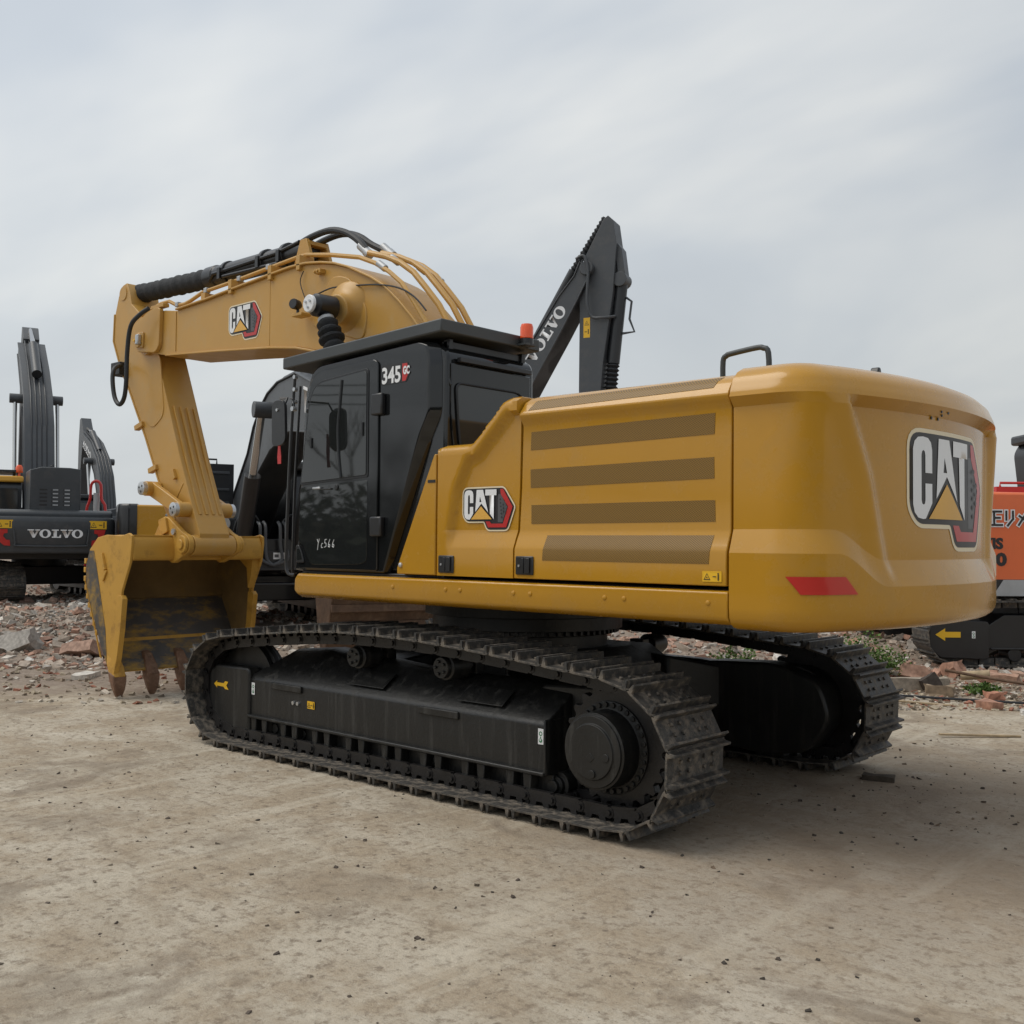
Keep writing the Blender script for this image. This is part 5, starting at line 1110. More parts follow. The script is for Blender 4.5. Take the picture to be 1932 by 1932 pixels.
    for (a, b_, c, r1, r2, bell) in P.get('cyls', []):
        A = Vector((a[0], 0, a[1])); B = Vector((b_[0], 0, b_[1])); C2 = Vector((c[0], 0, c[1]))
        co = MB().cyl(A, B, r1, seg=18).build('cylinder', P.get('ccol', dark), t)
        if bell:
            pr = []; nb = int((C2-B).length/.10)
            for k in range(nb): pr += [(k/nb, r2), ((k+.5)/nb, r2*1.45)]
            MB().lathe(B, C2, pr+[(1, r2)], 16).build('rubber_bellows', 'sleeve', co)
        else: MB().cyl(B, C2, r2, seg=14).build('piston_rod', 'chrome', co)
    if P.get('bucket'):
        bx, bz, rot, s_, mat_ = P['bucket']
        mt = Matrix.Translation((bx, 0, bz)) @ Matrix.Rotation(rot, 4, 'Y') @ Matrix.Scale(s_, 4) @ Matrix.Translation((-4.76, 0, -1.70))
        m = MB()
        for s in (1, -1): m.prism(side, *sorted((s*(hwB-.03), s*hwB)), mat=mt)
        m.prism(out_l+inn, -hwB+.03, hwB-.03, mat=mt)
        for s in (1, -1): m.prism(ear, *sorted((s*.27, s*.335)), mat=mt)
        for k in range(5): z = 1.45-.2*k; xx = interp([(0.6, 5.64), (1.02, 5.895), (1.26, 5.99), (1.47, 5.995)], z); m.box(xx-.01, xx+.04, -hwB, hwB, z-.05, z+.05, mt)
        bo_ = m.build('bucket', mat_, t, bevel=.008, ang=40)
        for k in range(5):
            y = .76-.38*k; tm = MB(); tm.loft([[Vector(p) for p in q] for q in ([(5.25, y-.06, .34), (5.25, y+.06, .34), (5.40, y+.06, .38), (5.40, y-.06, .38)], [(5.26, y-.03, .04), (5.26, y+.03, .04), (5.30, y+.03, .05), (5.30, y-.03, .05)])])
            for v in tm.b.verts: v.co = mt @ v.co
            tm.build('bucket_tooth', mat_, bo_)
    return t
def world_ang(da, dD): v = R_*da+FH*dD; return math.atan2(v.y, v.x)

# dark machine seen from behind at the far left
BTA = [(.3, 2.1), (.5, 3.2), (.85, 4.5), (1.5, 5.4), (2.6, 6.25), (4.3, 7.25)]; BBA = [(4.5, 6.95), (2.9, 5.8), (1.95, 5.0), (1.45, 4.2), (1.1, 3.0), (.8, 1.9)]
bg_machine('crawler_excavator', 'charcoal excavator seen from behind at the far left with white lettering on its counterweight', gp(-12.12, 27.2, .22), world_ang(-math.sin(math.radians(28.5)), math.cos(math.radians(28.5))),
    dict(col='charcoal', dark='charcoaldark', word=True, hood=(-2.35, -1.0, -.70, .42, 3.24), zt=2.2, cw=(1.2, 2.04), roof='roofyellow', guard=True, beacon=True, cabtop=3.02, under=math.radians(12),
         boom=BTA+BBA, btop=BTA, bbot=BBA, bcol='steelgrey', bw=.37, bcyl=[((1.3, 1.9), (2.0, 5.35), .11, .055, 0)], bsplit=.35,
         stick=[(4.9, 7.85), (4.75, 7.8), (4.3, 7.4), (4.55, 6.9), (5.3, 3.0), (5.5, 3.0), (5.2, 7.4)], kw=.22, cyls=[((2.0, 6.05), (3.5, 7.1), (4.8, 7.75), .13, .07, False)], bucket=(5.4, 2.4, .0, .8, 'charcoaldark')))
# second dark machine farther away behind it
BTB = [(.3, 2.1), (.5, 3.0), (.9, 3.9), (1.6, 4.6), (2.8, 5.3), (4.3, 5.8)]; BBB = [(4.5, 5.5), (2.9, 4.8), (1.9, 4.0), (1.35, 3.2), (.8, 1.9)]
bg_machine('crawler_excavator', 'distant charcoal excavator with a thin raised boom between the left machine and the yellow bucket', gp(-14.95, 39.5, .25), world_ang(-math.sin(math.radians(33)), math.cos(math.radians(33))),
    dict(col='charcoal', dark='charcoaldark', hood=(-2.2, -.9, -1.25, .5, 2.62), zt=2.1, boom=BTB+BBB, btop=BTB, bbot=BBB, bcol='steelgrey', bw=.27, bcyl=[((1.3, 1.8), (2.3, 4.55), .10, .05, 0)], bsplit=.4,
         stick=[(5.1, 6.45), (4.9, 6.5), (4.3, 5.8), (4.5, 5.4), (5.2, 3.2), (5.4, 3.2), (5.3, 5.5)], kw=.2, cyls=[((2.2, 4.95), (3.6, 5.8), (4.95, 6.15), .12, .06, False)], bucket=(5.3, 3.1, .0, .9, 'charcoaldark'),
         bword=(4.1, 5.55, math.radians(204), .30, .95, 1)))
# red guard frame standing by it
rf = MB(); c0 = gp(-12.55, 33, 0)
for dx in (-.32, .32):
    pass
fr_ = thing('tank_valve_guard', 'bent red tube frame standing behind the dark counterweight at the left', 'guard frame', gp(-12.98, 33.0, .25), YAW-PI/2)
MB().tube([(-.28, 0, 0), (-.30, 0, 2.2), (-.18, 0, 2.75), (-.15, 0, 3.2), (0, 0, 3.32), (.15, 0, 3.2), (.18, 0, 2.75), (.32, 0, 2.3), (.30, 0, 0)], .045, 8, 3).build('frame', 'red', fr_)
MB().cyl((0, .05, 0), (0, .05, 2.95), .09, seg=14).build('post', 'lightgrey', fr_)
# yellow and black machine behind the bucket
BTC = [(.3, 1.9), (.9, 2.15), (2.2, 2.3), (4.5, 1.95)]; BBC = [(4.6, 1.65), (2.3, 1.75), (.9, 1.5), (.2, 1.4)]
bg_machine('crawler_excavator', 'small yellow excavator with a black rounded rear standing behind the big yellow bucket', gp(-6.95, 26.6, .25), world_ang(.96, .28),
    dict(col='yellow', dark='blackpaint', cwcol='blackpaint', cwl=.50, zt=2.30, cw=(1.1, 2.34), rear=-2.75, cab=False, boom=BTC+BBC, btop=BTC, bbot=BBC, bcol='yellow', bw=.25,
         stick=[(4.3, 2.15), (4.7, 2.2), (4.9, 1.0), (4.6, .9)], kw=.16, bucket=(4.7, .95, math.radians(60), .6, 'bucketworn')))
# black machine right behind, facing the camera and to the right
BTD = [(-.2, 1.95), (.34, 2.31), (1.33, 2.95), (1.73, 3.37), (2.20, 3.66), (2.66, 3.83), (3.27, 3.93), (4.31, 3.93), (5.6, 3.55), (6.6, 3.1)]; BBD = [(6.7, 2.75), (5.4, 2.95), (4.04, 3.10), (2.9, 2.90), (2.2, 2.62), (1.23, 2.15), (.5, 1.55), (.1, 1.5)]
hdD = world_ang(math.sin(math.radians(27)), -math.cos(math.radians(27)))
D_ = bg_machine('crawler_excavator', 'black excavator directly behind the yellow cab with its boom arching over a brown bucket', gp(-4.9, 19.5, .28), hdD,
    dict(col='charcoaldark', dark='blackpaint', zb=.95, zt=2.0, rear=-2.2, cww=1.1, hwid=1.12, cab=True, cabtop=2.75, boom=BTD+BBD, btop=BTD, bbot=BBD, bcol='steelgrey', bw=.31, bcyl=[((1.75, 1.25), (3.05, 3.52), .135, .062, 0)], bsplit=.56,
         bword=(4.62, 3.35, math.radians(-14), .36, .95, -1), stick=[(6.3, 3.4), (6.75, 3.6), (7.1, 3.2), (6.75, 1.2), (6.45, 1.2)], kw=.2, bucket=(6.65, 1.25, math.radians(-12), .92, 'rustbucket')))
m = MB(); m.prism([(-1.0, 1.95), (-.12, 1.95), (-.10, 2.62), (-1.05, 2.66)], -1.36, -1.28, ax='y')
for z in (2.1, 2.3, 2.5): m.box(-.98, -.16, -1.38, -1.36, z, z+.04)
m = MB(); m = MB(); m.box(.25, .32, -1.05, -.30, 2.0, 2.84)
for z in (2.12, 2.36, 2.66): m.box(.32, .34, -.98, -.38, z, z+.045)
for f in m.b.faces:
    if f.calc_center_median().x > .325: f.material_index = 1
m.build('open_hood_panel', ['charcoaldark', 'steelgrey'], D_, bevel=.006)
MB().tube([(.28, -.9, 2.82), (.28, -.9, 2.92), (.28, -.6, 2.92), (.28, -.6, 2.82)], .018, 6, 0).build('handrail', 'blackpaint', D_)
m = MB(); m.lathe((1.45, -.75, 1.75), (1.65, -.75, 1.75), [(0, .10), (1, .12)], 18); m.box(1.4, 1.5, -.82, -.68, 1.4, 1.75); m.build('head_lamp', 'dull', D_, bevel=.01)
m = MB(); m.box(1.55, 1.95, -.5, .5, 1.0, 1.30); m.box(1.5, 1.98, -1.35, .5, .97, 1.02); m.box(1.5, 1.98, -1.35, .5, .72, .76); m.build('front_deck', 'blackpaint', D_, bevel=.01)
for y0 in (-.22, .12):
    m = MB()
    for dy in (0, .09): m.tube([(1.85, y0+dy, 1.78), (2.0, y0+dy, 1.70), (2.02, y0+dy, 1.40), (2.02, y0+dy+.03, 1.16), (2.02, .0, 1.06)], .028, 8, 4)
    m.build('loop_hose', 'lightgrey' if False else 'steelgrey', D_)
m = MB()
for y0 in (-.2, .2): m.tube([(1.85, y0, 1.78), (1.9, y0*1.6, 1.9), (1.8, y0*2.6, 1.85), (1.7, y0*3, 1.6)], .022, 8, 4)
m.build('boom_foot_hose', 'rubber', D_)
decal('serial_plate', [(0, [(0, 0), (.2, 0), (.2, .11), (0, .11)]), (1, [(.02, .03), (.09, .03), (.09, .08), (.02, .08)])], lambda u, v, l: Vector((1.951+l, .02+u, 1.16+v)), D_, ['white', 'grey'])
# grey machine with the tall boom behind on the right
BTE = [(.0, 2.0), (.35, 3.3), (.9, 4.3), (1.6, 5.15), (2.06, 5.84), (2.99, 7.20), (3.36, 7.63), (3.50, 7.95)]; BBE = [(3.80, 7.75), (3.46, 7.10), (3.0, 6.3), (2.47, 5.42), (2.1, 4.8), (1.6, 4.0), (1.0, 2.9), (.6, 1.9)]
E_ = bg_machine('crawler_excavator', 'grey excavator behind the yellow hood with its tall folded arm against the sky', gp(-1.5, 26.0, .28), world_ang(math.cos(math.radians(25)), -math.sin(math.radians(25))),
    dict(col='charcoal', dark='charcoaldark', zt=2.0, cw=(1.1, 2.1), cabtop=2.6, boom=BTE+BBE, btop=BTE, bbot=BBE, bcol='steelgrey', bw=.36, bcyl=[((1.3, 1.8), (1.9, 4.9), .12, .06, 0)],
         stick=[(3.50, 4.0), (3.44, 5.0), (3.45, 6.9), (3.40, 7.6), (3.56, 8.05), (4.02, 8.90), (4.13, 8.98), (4.26, 8.85), (4.34, 8.3), (4.26, 7.2), (4.03, 5.6), (3.9, 4.0)], kw=.24, stickdecal=(3.55, 6.2),
         bword=(2.34, 5.64, math.atan2(1.36, .93), .27, .95, -1), cyls=[((4.38, 7.4), (4.19, 5.6), (4.07, 4.2), .15, .11, True), ((2.2, 6.2), (3.2, 7.85), (4.0, 9.0), .11, .07, True)], bucket=(3.65, 3.9, .3, .8, 'charcoaldark')))
m = MB(); m.tube([(3.42, -.42, 8.0), (3.62, -.42, 8.05), (3.72, -.42, 7.7), (3.70, -.42, 7.0), (3.80, -.40, 6.65), (4.05, -.38, 6.6), (4.3, -.2, 6.65)], .035, 8, 5); m.build('hydraulic_hose', 'steelgrey', E_)
m = MB(); m.cyl((3.66, -.40, 7.78), (3.66, .40, 7.78), .16, seg=22); m.cyl((4.40, -.2, 7.5), (4.40, .2, 7.5), .17, seg=18); m.prism([(4.22, 8.5), (4.44, 8.2), (4.52, 7.6), (4.36, 7.45), (4.32, 7.9)], -.16, .16); m.build('arm_pin', 'steelgrey', E_, bevel=.01)
m = MB(); m.tube([(4.5, 0, 7.1), (4.63, 0, 7.0), (4.58, 0, 6.6), (4.70, 0, 6.3), (4.4, 0, 6.28)], .03, 6, 0); m.build('cylinder_port', 'steelgrey', E_)
# orange machine at the right edge
O_ = bg_machine('crawler_excavator', 'orange excavator with Japanese lettering at the right edge behind the counterweight', gp(8.25, 16.6, .02), world_ang(1, 0.0),
    dict(col='orange', dark='blackpaint', zb=1.02, zt=2.50, cw=(1.28, 2.42), rear=-2.4, cabx=.50, cabtop=3.50, cabcol='charcoaldark', roof='charcoaldark', under=PI, arrow=1, cww=1.40))
OB = lambda u, v, l: Vector((u, -1.402-l, v))
def barp(x0, z0, x1, z1, w_=.03):
    d = Vector((x1-x0, z1-z0)); d.normalize(); n_ = Vector((-d.y, d.x))*w_/2; e_ = d*w_/2; return [(x0-e_.x+n_.x, z0-e_.y+n_.y), (x0-e_.x-n_.x, z0-e_.y-n_.y), (x1+e_.x-n_.x, z1+e_.y-n_.y), (x1+e_.x+n_.x, z1+e_.y+n_.y)]
jp = []; ox, oz = -1.44, 2.03; S_ = .21
segs_ = [((-.28, .95), (-.28, .05)), ((-.55, .6), (-.05, .6)), ((.0, .95), (1, .95)), ((.52, .95), (.52, .03)), ((.52, .52), (.9, .52)), ((.2, .6), (.2, .03)), ((-.05, .03), (1.05, .03)),
         ((1.35, .95), (1.35, .4)), ((1.8, .95), (1.8, .45)), ((1.8, .45), (1.45, .0)), ((2.75, .9), (2.2, .05)), ((2.25, .65), (2.75, .3)), ((3.3, .95), (3.05, .55)), ((3.1, .55), (3.0, .45)), ((3.55, .6), (3.55, 0))]
for w_, mi in ((.062, 0), (.030, 1)):
    for a, b_ in segs_: jp.append((mi, barp(ox+a[0]*S_, oz+a[1]*S_, ox+b_[0]*S_, oz+b_[1]*S_, w_)))
decal('side_lettering', jp, OB, O_, ['white', 'black'], dl=.0004)
textdecal('side_name', textpoly('ZAXIS', .23, .012), lambda u, v, l: Vector((-1.80+u*.95, -1.402-l, 1.70+v*.9)), O_, 'black')
textdecal('side_number', textpoly('200', .27, .014), lambda u, v, l: Vector((-1.60+u*1.1, -1.402-l, 1.46+v*.9)), O_, 'black')
m = MB(); m.box(-.86, -.85, -1.404, -1.401, 1.28, 2.48); m.build('panel_gap', 'black', O_)
m = MB(); m.box(-1.2, -.3, -1.2, -1.0, 2.5, 2.6); m.tube([(-1.1, -1.1, 2.6), (-1.1, -1.1, 2.66), (-.4, -1.1, 2.66), (-.4, -1.1, 2.6)], .02, 6, 0); m.build('hood_hinge_rail', 'red', O_)
m = MB(); m.prism([(-1.35, 1.02), (-.3, 1.02), (-.3, 1.02), (-.6, 1.25), (-1.2, 1.25)], -1.415, -1.402); m.build('lower_trim', 'lightgrey', O_)

# ------------------------------------------------------------------ rubble and debris
rnd = random.Random(7)
TONES = [((.40, .235, .17), 20), ((.30, .19, .145), 18), ((.48, .32, .24), 16), ((.42, .35, .285), 32), ((.52, .47, .41), 18), ((.21, .175, .14), 16), ((.30, .27, .235), 18), ((.66, .63, .58), 5)]
tw = [t for t, n_ in TONES for _ in range(n_)]
def chunk(b, lay, c, s, col, rz, flat=.5):
    rx = rnd.uniform(-.5, .5); ry = rnd.uniform(-.5, .5); mt = Matrix.Translation(c) @ Matrix.Rotation(rz, 4, 'Z') @ Matrix.Rotation(rx, 4, 'X') @ Matrix.Rotation(ry, 4, 'Y')
    kx, ky, kz = s*rnd.uniform(.6, 1.3), s*rnd.uniform(.4, .9), s*rnd.uniform(.25, .6)
    vs = []
    for z_ in (-1, 1):
        for (px, py) in ((-1, -1), (1, -1), (1, 1), (-1, 1)):
            k = rnd.uniform(.62, 1.05); vs.append(b.verts.new(mt @ Vector((px*kx*k, py*ky*rnd.uniform(.62, 1.05), z_*kz*rnd.uniform(.6, 1.1)))))
    fs = []
    for q in ((0, 3, 2, 1), (4, 5, 6, 7), (0, 1, 5, 4), (1, 2, 6, 5), (2, 3, 7, 6), (3, 0, 4, 7)):
        fs.append(b.faces.new([vs[i] for i in q]))
    j = rnd.uniform(.8, 1.15)
    for f in fs:
        for lp_ in f.loops: lp_[lay] = (col[0]*j, col[1]*j, col[2]*j, 1)
def rubble(name, n, gen, label, cat):
    mb = MB(); b = mb.b; lay = b.loops.layers.float_color.new('tone')
    for _ in range(n):
        a, D, s, col = gen(); chunk(b, lay, gp(a, D, rubble_h(a, D)+s*.15), s, col, rnd.uniform(0, 6.3))
    o = mb.build(name, 'rubble', ang=10, recalc=True); tag(o, label, cat, kind='stuff'); return o
def g1():
    D = 14.3+(rnd.random()**1.6)*19; a = rnd.uniform(-.58, .58)*D
    s = rnd.uniform(.022, .055) if rnd.random() < .82 else rnd.uniform(.055, .12)
    if D < 16.3 and rnd.random() < .5: s *= .6
    return a, D, s*(1+max(0, D-18)*.02), rnd.choice(tw)
rubble('brick_rubble', 20000, g1, 'broken bricks and plaster covering the yard behind the machines', 'rubble')
def g2():   # thin litter in front of the heap
    D = 11.3+(1-rnd.random()**1.5)*3.4; a = rnd.uniform(-.56, .56)*D if rnd.random() < .5 else rnd.uniform(3.2, .58*D)
    return a, D, rnd.uniform(.012, .045), rnd.choice([(.45, .38, .28), (.30, .24, .18), (.20, .16, .12), (.52, .47, .40), (.33, .15, .10)])
rubble('yard_litter', 4200, g2, 'chips of wood, brick and plaster littering the yard in front of the rubble', 'litter')
def g3():   # pebbles on the near ground
    D = 2.6+(rnd.random()**.7)*9; a = rnd.uniform(-.52, .52)*D
    s = .0015+.013*rnd.random()**5
    return a, D, s, rnd.choice([(.10, .08, .065), (.16, .13, .10), (.30, .25, .19), (.07, .06, .05)])
rubble('pebbles', 3000, g3, 'small dark pebbles and crumbs of soil scattered over the near ground', 'pebbles')
def g4():   # soil crumbs to the right of the tracks
    D = rnd.gauss(7.6, 1.1); a = rnd.gauss(3.2, 1.1); return a, D, .002+.016*rnd.random()**5, rnd.choice([(.10, .07, .05), (.16, .115, .08), (.07, .055, .045)])
rubble('soil_crumbs', 700, g4, 'dark crumbs of soil lying behind the tracks of the yellow excavator', 'soil')
# single pieces that stand out
def single(name, label, cat, a, D, size, col, rz, group=None, mat='rubble', tilt=(0, 0)):
    mb = MB(); b = mb.b; lay = b.loops.layers.float_color.new('tone')
    L, W_, H_ = size; mt = Matrix.Rotation(rz, 4, 'Z') @ Matrix.Rotation(tilt[0], 4, 'X') @ Matrix.Rotation(tilt[1], 4, 'Y')
    mb.box(-L/2, L/2, -W_/2, W_/2, 0, H_); bmesh.ops.subdivide_edges(b, edges=b.edges[:], cuts=2, use_grid_fill=True)
    for v in b.verts:
        nn = noise.noise_vector(v.co*9/max(size)*.5+Vector((a, D, 0))); v.co = mt @ (v.co+nn*min(size)*.28)
    for f in b.faces:
        for lp_ in f.loops: lp_[lay] = (*col, 1)
    o = mb.build(name, mat, ang=25); o.location = gp(a, D, rubble_h(a, D)-.01); tag(o, label, cat, group); return o
GB = 'brick pieces at the edge of the rubble'
single('brick_chunk', 'large orange red brick chunk tilted up in front of the right track', 'brick', 5.25, 13.9, (.36, .22, .17), (.42, .26, .19), .5, GB, tilt=(.3, -.3))
single('brick_chunk', 'pale pink brick block lying flat at the right edge', 'brick', 6.25, 13.6, (.46, .22, .14), (.40, .25, .18), .1, GB)
single('brick_chunk', 'rounded red topped brick behind the pale block at the right', 'brick', 5.95, 14.2, (.26, .2, .2), (.42, .24, .17), -.4, GB, tilt=(0, .4))
single('brick_chunk', 'small bright red brick end below the green weed at the right', 'brick', 5.45, 12.0, (.18, .13, .11), (.44, .21, .14), .8, GB)
single('brick_chunk', 'red brick half on the wood litter near the white scrap', 'brick', 5.15, 11.45, (.24, .14, .10), (.40, .22, .155), -.5, GB)
single('concrete_slab', 'long grey broken kerb slab lying before the right track', 'slab', 4.85, 12.9, (.85, .22, .16), (.34, .29, .23), YAW-PI/2+.1)
single('stone_block', 'brown stone block with a light flat top beside the dark shard', 'stone', 5.0, 12.4, (.30, .20, .14), (.30, .23, .16), .4)
single('dark_shard', 'dark pointed clay shard standing on the grey slab', 'shard', 5.1, 12.75, (.22, .08, .22), (.08, .065, .055), .9, tilt=(.2, .5))
single('stone', 'brown stone lying alone on bare dirt right of the tracks', 'stone', 3.85, 7.35, (.07, .06, .05), (.12, .095, .07), .3, 'loose stones on the dirt')
single('stone', 'upright dark clod farthest right on the bare dirt', 'stone', 3.42, 6.2, (.09, .045, .05), (.10, .08, .06), 1.2, 'loose stones on the dirt', tilt=(.4, .3))
single('stone', 'flat dark stone on pale concrete at the right edge', 'stone', 4.42, 9.0, (.12, .08, .05), (.13, .09, .08), 1.0, 'loose stones on the dirt')
single('mud_clod', 'lump of dark mud beside the rear of the far track', 'clod', 2.75, 7.95, (.22, .12, .05), (.08, .065, .05), .3)
single('paper_scrap', 'crumpled white scrap on the litter near the right edge', 'scrap', 5.35, 11.05, (.10, .07, .06), (.72, .70, .66), .6, 'white scraps')
single('paper_scrap', 'white rag lying at the foot of the rubble left of the bucket', 'scrap', -5.35, 13.4, (.42, .2, .07), (.62, .58, .52), YAW, 'white scraps')
single('concrete_lump', 'grey broken concrete lump with pale face in the left rubble', 'concrete', -7.5, 16.2, (.55, .3, .28), (.42, .39, .35), .5, tilt=(.4, .3))
single('brick_slab', 'joined red bricks lying tilted in the rubble left of the bucket', 'bricks', -6.3, 15.7, (.62, .4, .16), (.38, .25, .19), .2, tilt=(.5, .2))
GW = 'wood strips lying on the dirt'
for i, (a, D, L, rz, lab) in enumerate(((4.55, 11.7, .55, -.45, 'pale wood strip lying slanted in front of the grey kerb slab'), (4.3, 9.75, .75, .02, 'longest straight wood strip at the near edge of the litter'), (4.1, 12.6, .40, .5, 'short wood strip right behind the far track'), (3.6, 10.4, .35, .0, 'brown stick just right of the far track'))):
    m = MB(); m.box(-L/2, L/2, -.02, .02, 0, .018); o = m.build('wood_strip', 'wood', bevel=.003); o.location = gp(a, D, .01); o.rotation_euler = (0, .02, YAW-PI/2+rz); tag(o, lab, 'wood strip', GW)
m = MB(); m.tube([gp(3.6, 12.6, .05), gp(4.3, 12.3, .03), gp(4.9, 12.0, .03), gp(5.6, 11.7, .03), gp(6.6, 11.45, .02), gp(7.6, 11.3, .02)], .014, 6, 6); o = m.build('cable', 'rubber'); tag(o, 'thin black cable lying across the litter at the right', 'cable')
m = MB(); m.tube([gp(5.35, 13.1, .22), gp(6.0, 12.9, .12), gp(6.7, 12.5, .05)], .019, 8, 3); o = m.build('iron_bar', 'rustbucket'); tag(o, 'dark iron bar leaning on bricks before the right track', 'bar')
m = MB(); m.cyl(gp(5.65, 13.35, .12), gp(5.95, 13.2, .16), .055, seg=14); o = m.build('cardboard_tube', 'wood'); tag(o, 'short pale tube lying between the brick chunks at the right', 'tube')

def weed(name, label, a, D, r, h, n, seed, group):
    rn = random.Random(seed); mb = MB(); b = mb.b; lay = b.loops.layers.float_color.new('tone')
    base = gp(a, D, rubble_h(a, D)); st_ = []
    for k in range(max(8, n//26)):
        th = rn.uniform(0, 6.28); rr_ = r*math.sqrt(rn.random()); tip = Vector((math.cos(th)*rr_, math.sin(th)*rr_, h*rn.uniform(.45, 1)*(1-.5*(rr_/r)**2))); st_.append(tip)
        p0 = Vector((tip.x*.2, tip.y*.2, 0)); side_ = Vector((-.004, .004, 0)); f = b.faces.new([b.verts.new(p0-side_), b.verts.new(p0+side_), b.verts.new(tip)])
        for l_ in f.loops: l_[lay] = (.09, .12, .03, 1)
    for k in range(n):
        tip = rn.choice(st_); t = rn.uniform(.25, 1.05); p = Vector((tip.x*(.2+.8*t), tip.y*(.2+.8*t), tip.z*t))+Vector((rn.gauss(0, r*.1), rn.gauss(0, r*.1), rn.gauss(0, h*.05)))
        L = rn.uniform(.025, .06); W_ = L*.35; d = Vector((rn.uniform(-1, 1), rn.uniform(-1, 1), rn.uniform(-.3, .9))).normalized(); s_ = d.orthogonal().normalized(); s_.rotate(Matrix.Rotation(rn.uniform(0, 6.28), 3, d))
        f = b.faces.new([b.verts.new(p), b.verts.new(p+d*L*.5+s_*W_), b.verts.new(p+d*L), b.verts.new(p+d*L*.5-s_*W_)]); g_ = rn.uniform(.6, 1.3); c = (.085*g_, .15*g_, .03*g_, 1) if rn.random() > .04 else (.6, .6, .5, 1)
        for l_ in f.loops: l_[lay] = c
    o = mb.build(name, 'leaf', ang=180, recalc=False); o.location = base; tag(o, label, 'weed', group); return o
GWD = 'weeds growing in the rubble'
weed('weed_bush', 'bushy green weed with white blooms behind the far track', 4.75, 14.2, .50, .62, 2600, 1, GWD)
weed('weed_bush', 'low green weed seen through the gap above the far track frame', 3.1, 14.6, .35, .45, 700, 2, GWD)
weed('weed_tuft', 'short grass tuft beside the red brick end at the right', 5.55, 12.5, .20, .16, 500, 3, GWD)
weed('weed_tuft', 'thin grass blades growing at the grey kerb slab', 4.55, 13.1, .10, .28, 120, 4, GWD)
weed('weed_tuft', 'grass tuft at the extreme right edge of the litter', 6.45, 12.2, .18, .22, 300, 5, GWD)

# ------------------------------------------------------------------ bare trees far behind
def bare_tree(label, pos, h, seed, group):
    rn = random.Random(seed); t = thing('bare_tree', label, 'tree', pos, 0, group)
    tr = MB(); cr_ = MB()
    def grow_(p, d, L, r, lv):
        q = p+d*L; (tr if lv == 0 else cr_).cyl(p, q, r, r*.65, seg=5, caps=False)
        if lv >= 5: return
        for k in range(3 if lv < 4 else 2):
            nd_ = (d+Vector((rn.uniform(-.75, .75), rn.uniform(-.75, .75), rn.uniform(-.05, .45)))).normalized(); grow_(p+d*L*rn.uniform(.55, 1.0), nd_, L*rn.uniform(.6, .82), r*.6, lv+1)
    grow_(Vector((0, 0, 0)), Vector((0, 0, 1)), h*.28, h*.010, 0)
    tr.build('trunk', 'bark', t); cr_.build('crown', 'bark', t); return t
GT = 'bare trees on the horizon'
for i, (a, D, h) in enumerate(((-33.5, 88, 4.6), (-31.9, 92, 4.2), (-30.2, 88, 3.9), (-28.4, 94, 4.3), (-26.2, 90, 3.6), (-36, 95, 4.4))):
    bare_tree(('tallest bare tree just right of the thin distant boom', 'bare tree second from the left beside the distant hood', 'bare tree third from the left on the horizon', 'bare tree above the black rounded rear of the yellow machine', 'bare tree hidden behind the yellow stick', 'bare tree behind the thin distant boom')[i], gp(a, D), h, 30+i, GT)
# trees and cables behind the camera (they mirror in the cab)
def thicket():
    rn = random.Random(5); mb = MB(); b = mb.b; lay = b.loops.layers.float_color.new('tone')
    path = [(-30, 26), (-27, 10), (-22, -4), (-16, -14), (-4, -20), (10, -21), (24, -16)]
    for i in range(len(path)-1):
        (a0, d0), (a1, d1) = path[i], path[i+1]; L = math.hypot(a1-a0, d1-d0)
        for k in range(int(L*420)):
            t = rn.random(); a = a0+(a1-a0)*t+rn.gauss(0, .8); D = d0+(d1-d0)*t+rn.gauss(0, .8)
            hmax = 3.2+1.0*noise.noise(Vector((a*.3, D*.3, 3)))+.7*noise.noise(Vector((a*1.3, D*1.3, 1)))
            z = hmax*rn.random()**.95; p = gp(a, D, z); s_ = rn.uniform(.10, .26)*(1.9 if z < 2.1 else 1.0); d = Vector((rn.uniform(-1, 1), rn.uniform(-1, 1), rn.uniform(-.2, 1))).normalized(); e_ = d.orthogonal().normalized()*s_*.45
            f = b.faces.new([b.verts.new(p), b.verts.new(p+d*s_+e_), b.verts.new(p+d*s_*2), b.verts.new(p+d*s_-e_)]); g_ = rn.uniform(.5, 1.3); c = rn.choice([(.06, .07, .03), (.09, .075, .05), (.05, .05, .035)])
            for l_ in f.loops: l_[lay] = (c[0]*g_, c[1]*g_, c[2]*g_, 1)
    o = mb.build('thicket', 'leaf', ang=180, recalc=False); tag(o, 'dense dark scrub growing along the lane beside and behind the viewer', 'scrub', kind='stuff')
thicket()
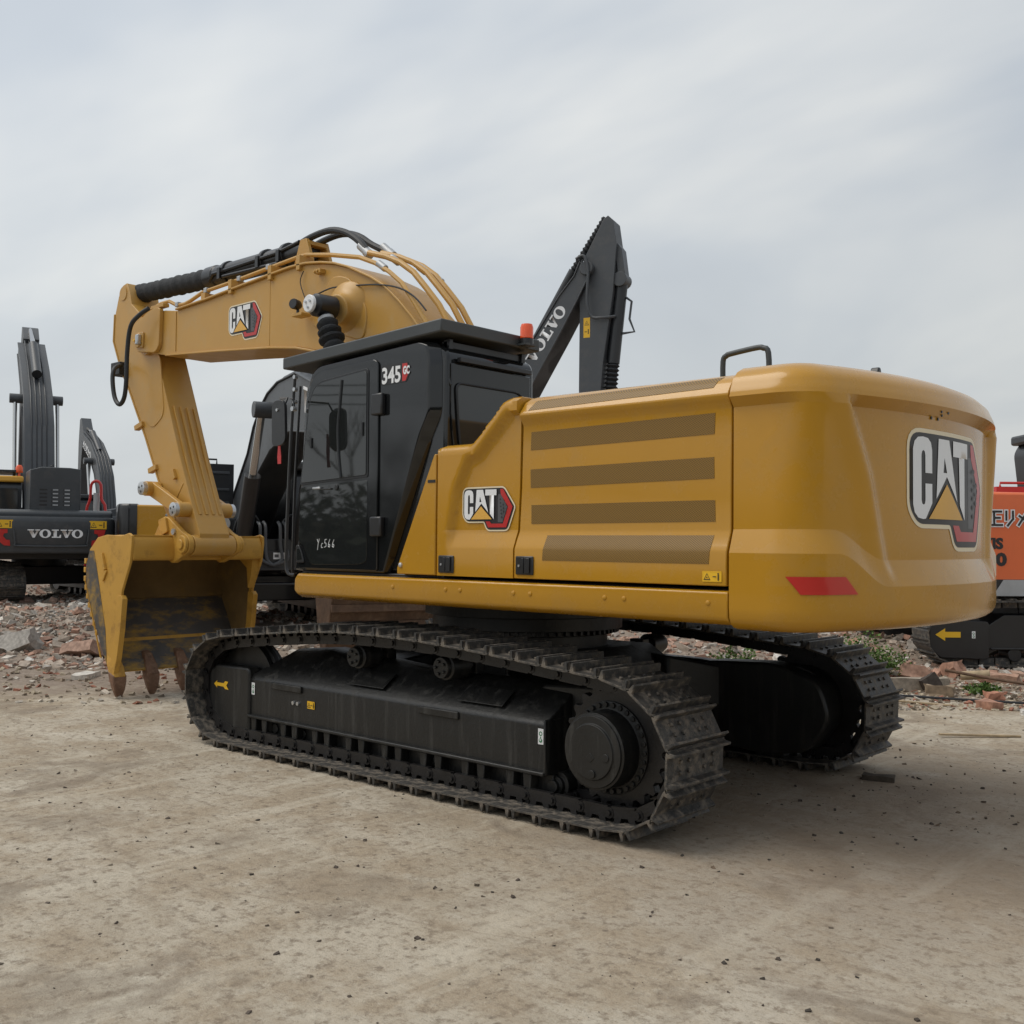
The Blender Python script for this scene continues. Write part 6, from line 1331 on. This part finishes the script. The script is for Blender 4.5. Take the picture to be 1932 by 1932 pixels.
bwp = [(-33, 28), (-30, 10), (-25, -6), (-18, -17), (-4, -23), (12, -24)]  # added wall out of view, blocks sky gaps in the cab door reflection
m = MB()
for (a0, d0), (a1, d1) in zip(bwp, bwp[1:]):
    p, q = gp(a0, d0), gp(a1, d1); d = (q-p); L = d.length; an = math.atan2(d.y, d.x); mt = Matrix.Translation(p) @ Matrix.Rotation(an, 4, 'Z')
    m.box(0, L, -.12, .12, 0, 2.35, mt); m.box(-.02, L+.02, -.17, .17, 2.352, 2.45, mt)
    k = 0.0
    while k < L: m.box(k, k+.36, .12, .20, 0, 2.35, mt); k += 4
o = m.build('added_backing_wall', 'wallbrick'); tag(o, 'long unseen brown wall with piers added behind the scrub to darken the cab reflections', 'wall')
GT2 = 'bare trees behind the viewer'
for i, (a, D, h) in enumerate(((-29, 16, 7.5), (-27.5, 9, 8.2), (-25, 2, 7.0), (-22, -5, 7.8), (-17, -13, 7.4), (-6, -20, 7.2))):
    bare_tree('bare tree %s along the lane behind the viewer' % ('standing far left', 'standing left', 'left of centre', 'in the centre', 'right of centre', 'standing right')[i], gp(a, D), h, 50+i, GT2)
# overhead cables
for nm, lab, A, B, zs in (('overhead_cables', 'thin overhead cables crossing the sky behind the orange machine', gp(5, 62, 0), gp(80, 52, 0), (5.5, 4.75, 4.55)), ('overhead_cables', 'overhead cables strung along the lane behind the viewer', gp(-34, 34, 0), gp(-18, -22, 0), (8.2, 7.9, 7.3, 7.0, 6.7))):
    m = MB()
    for z in zs:
        m.tube([A.lerp(B, t)+Vector((0, 0, z-1.2*4*t*(1-t)*.5)) for t in [k/8 for k in range(9)]], .02, 5, 2)
    o = m.build(nm, 'rubber'); tag(o, lab, 'cables')
    for P_ in (A, B):
        p = MB().cyl(P_, P_+Vector((0, 0, max(zs)+.5)), .14, .10, seg=12); o = p.build('utility_pole', 'bark'); tag(o, 'utility pole carrying the %s end of the cables %s' % ('left' if P_ is A else 'right', 'behind the orange machine' if nm and D and zs[0] == 5.5 else 'behind the viewer'), 'pole', 'utility poles')
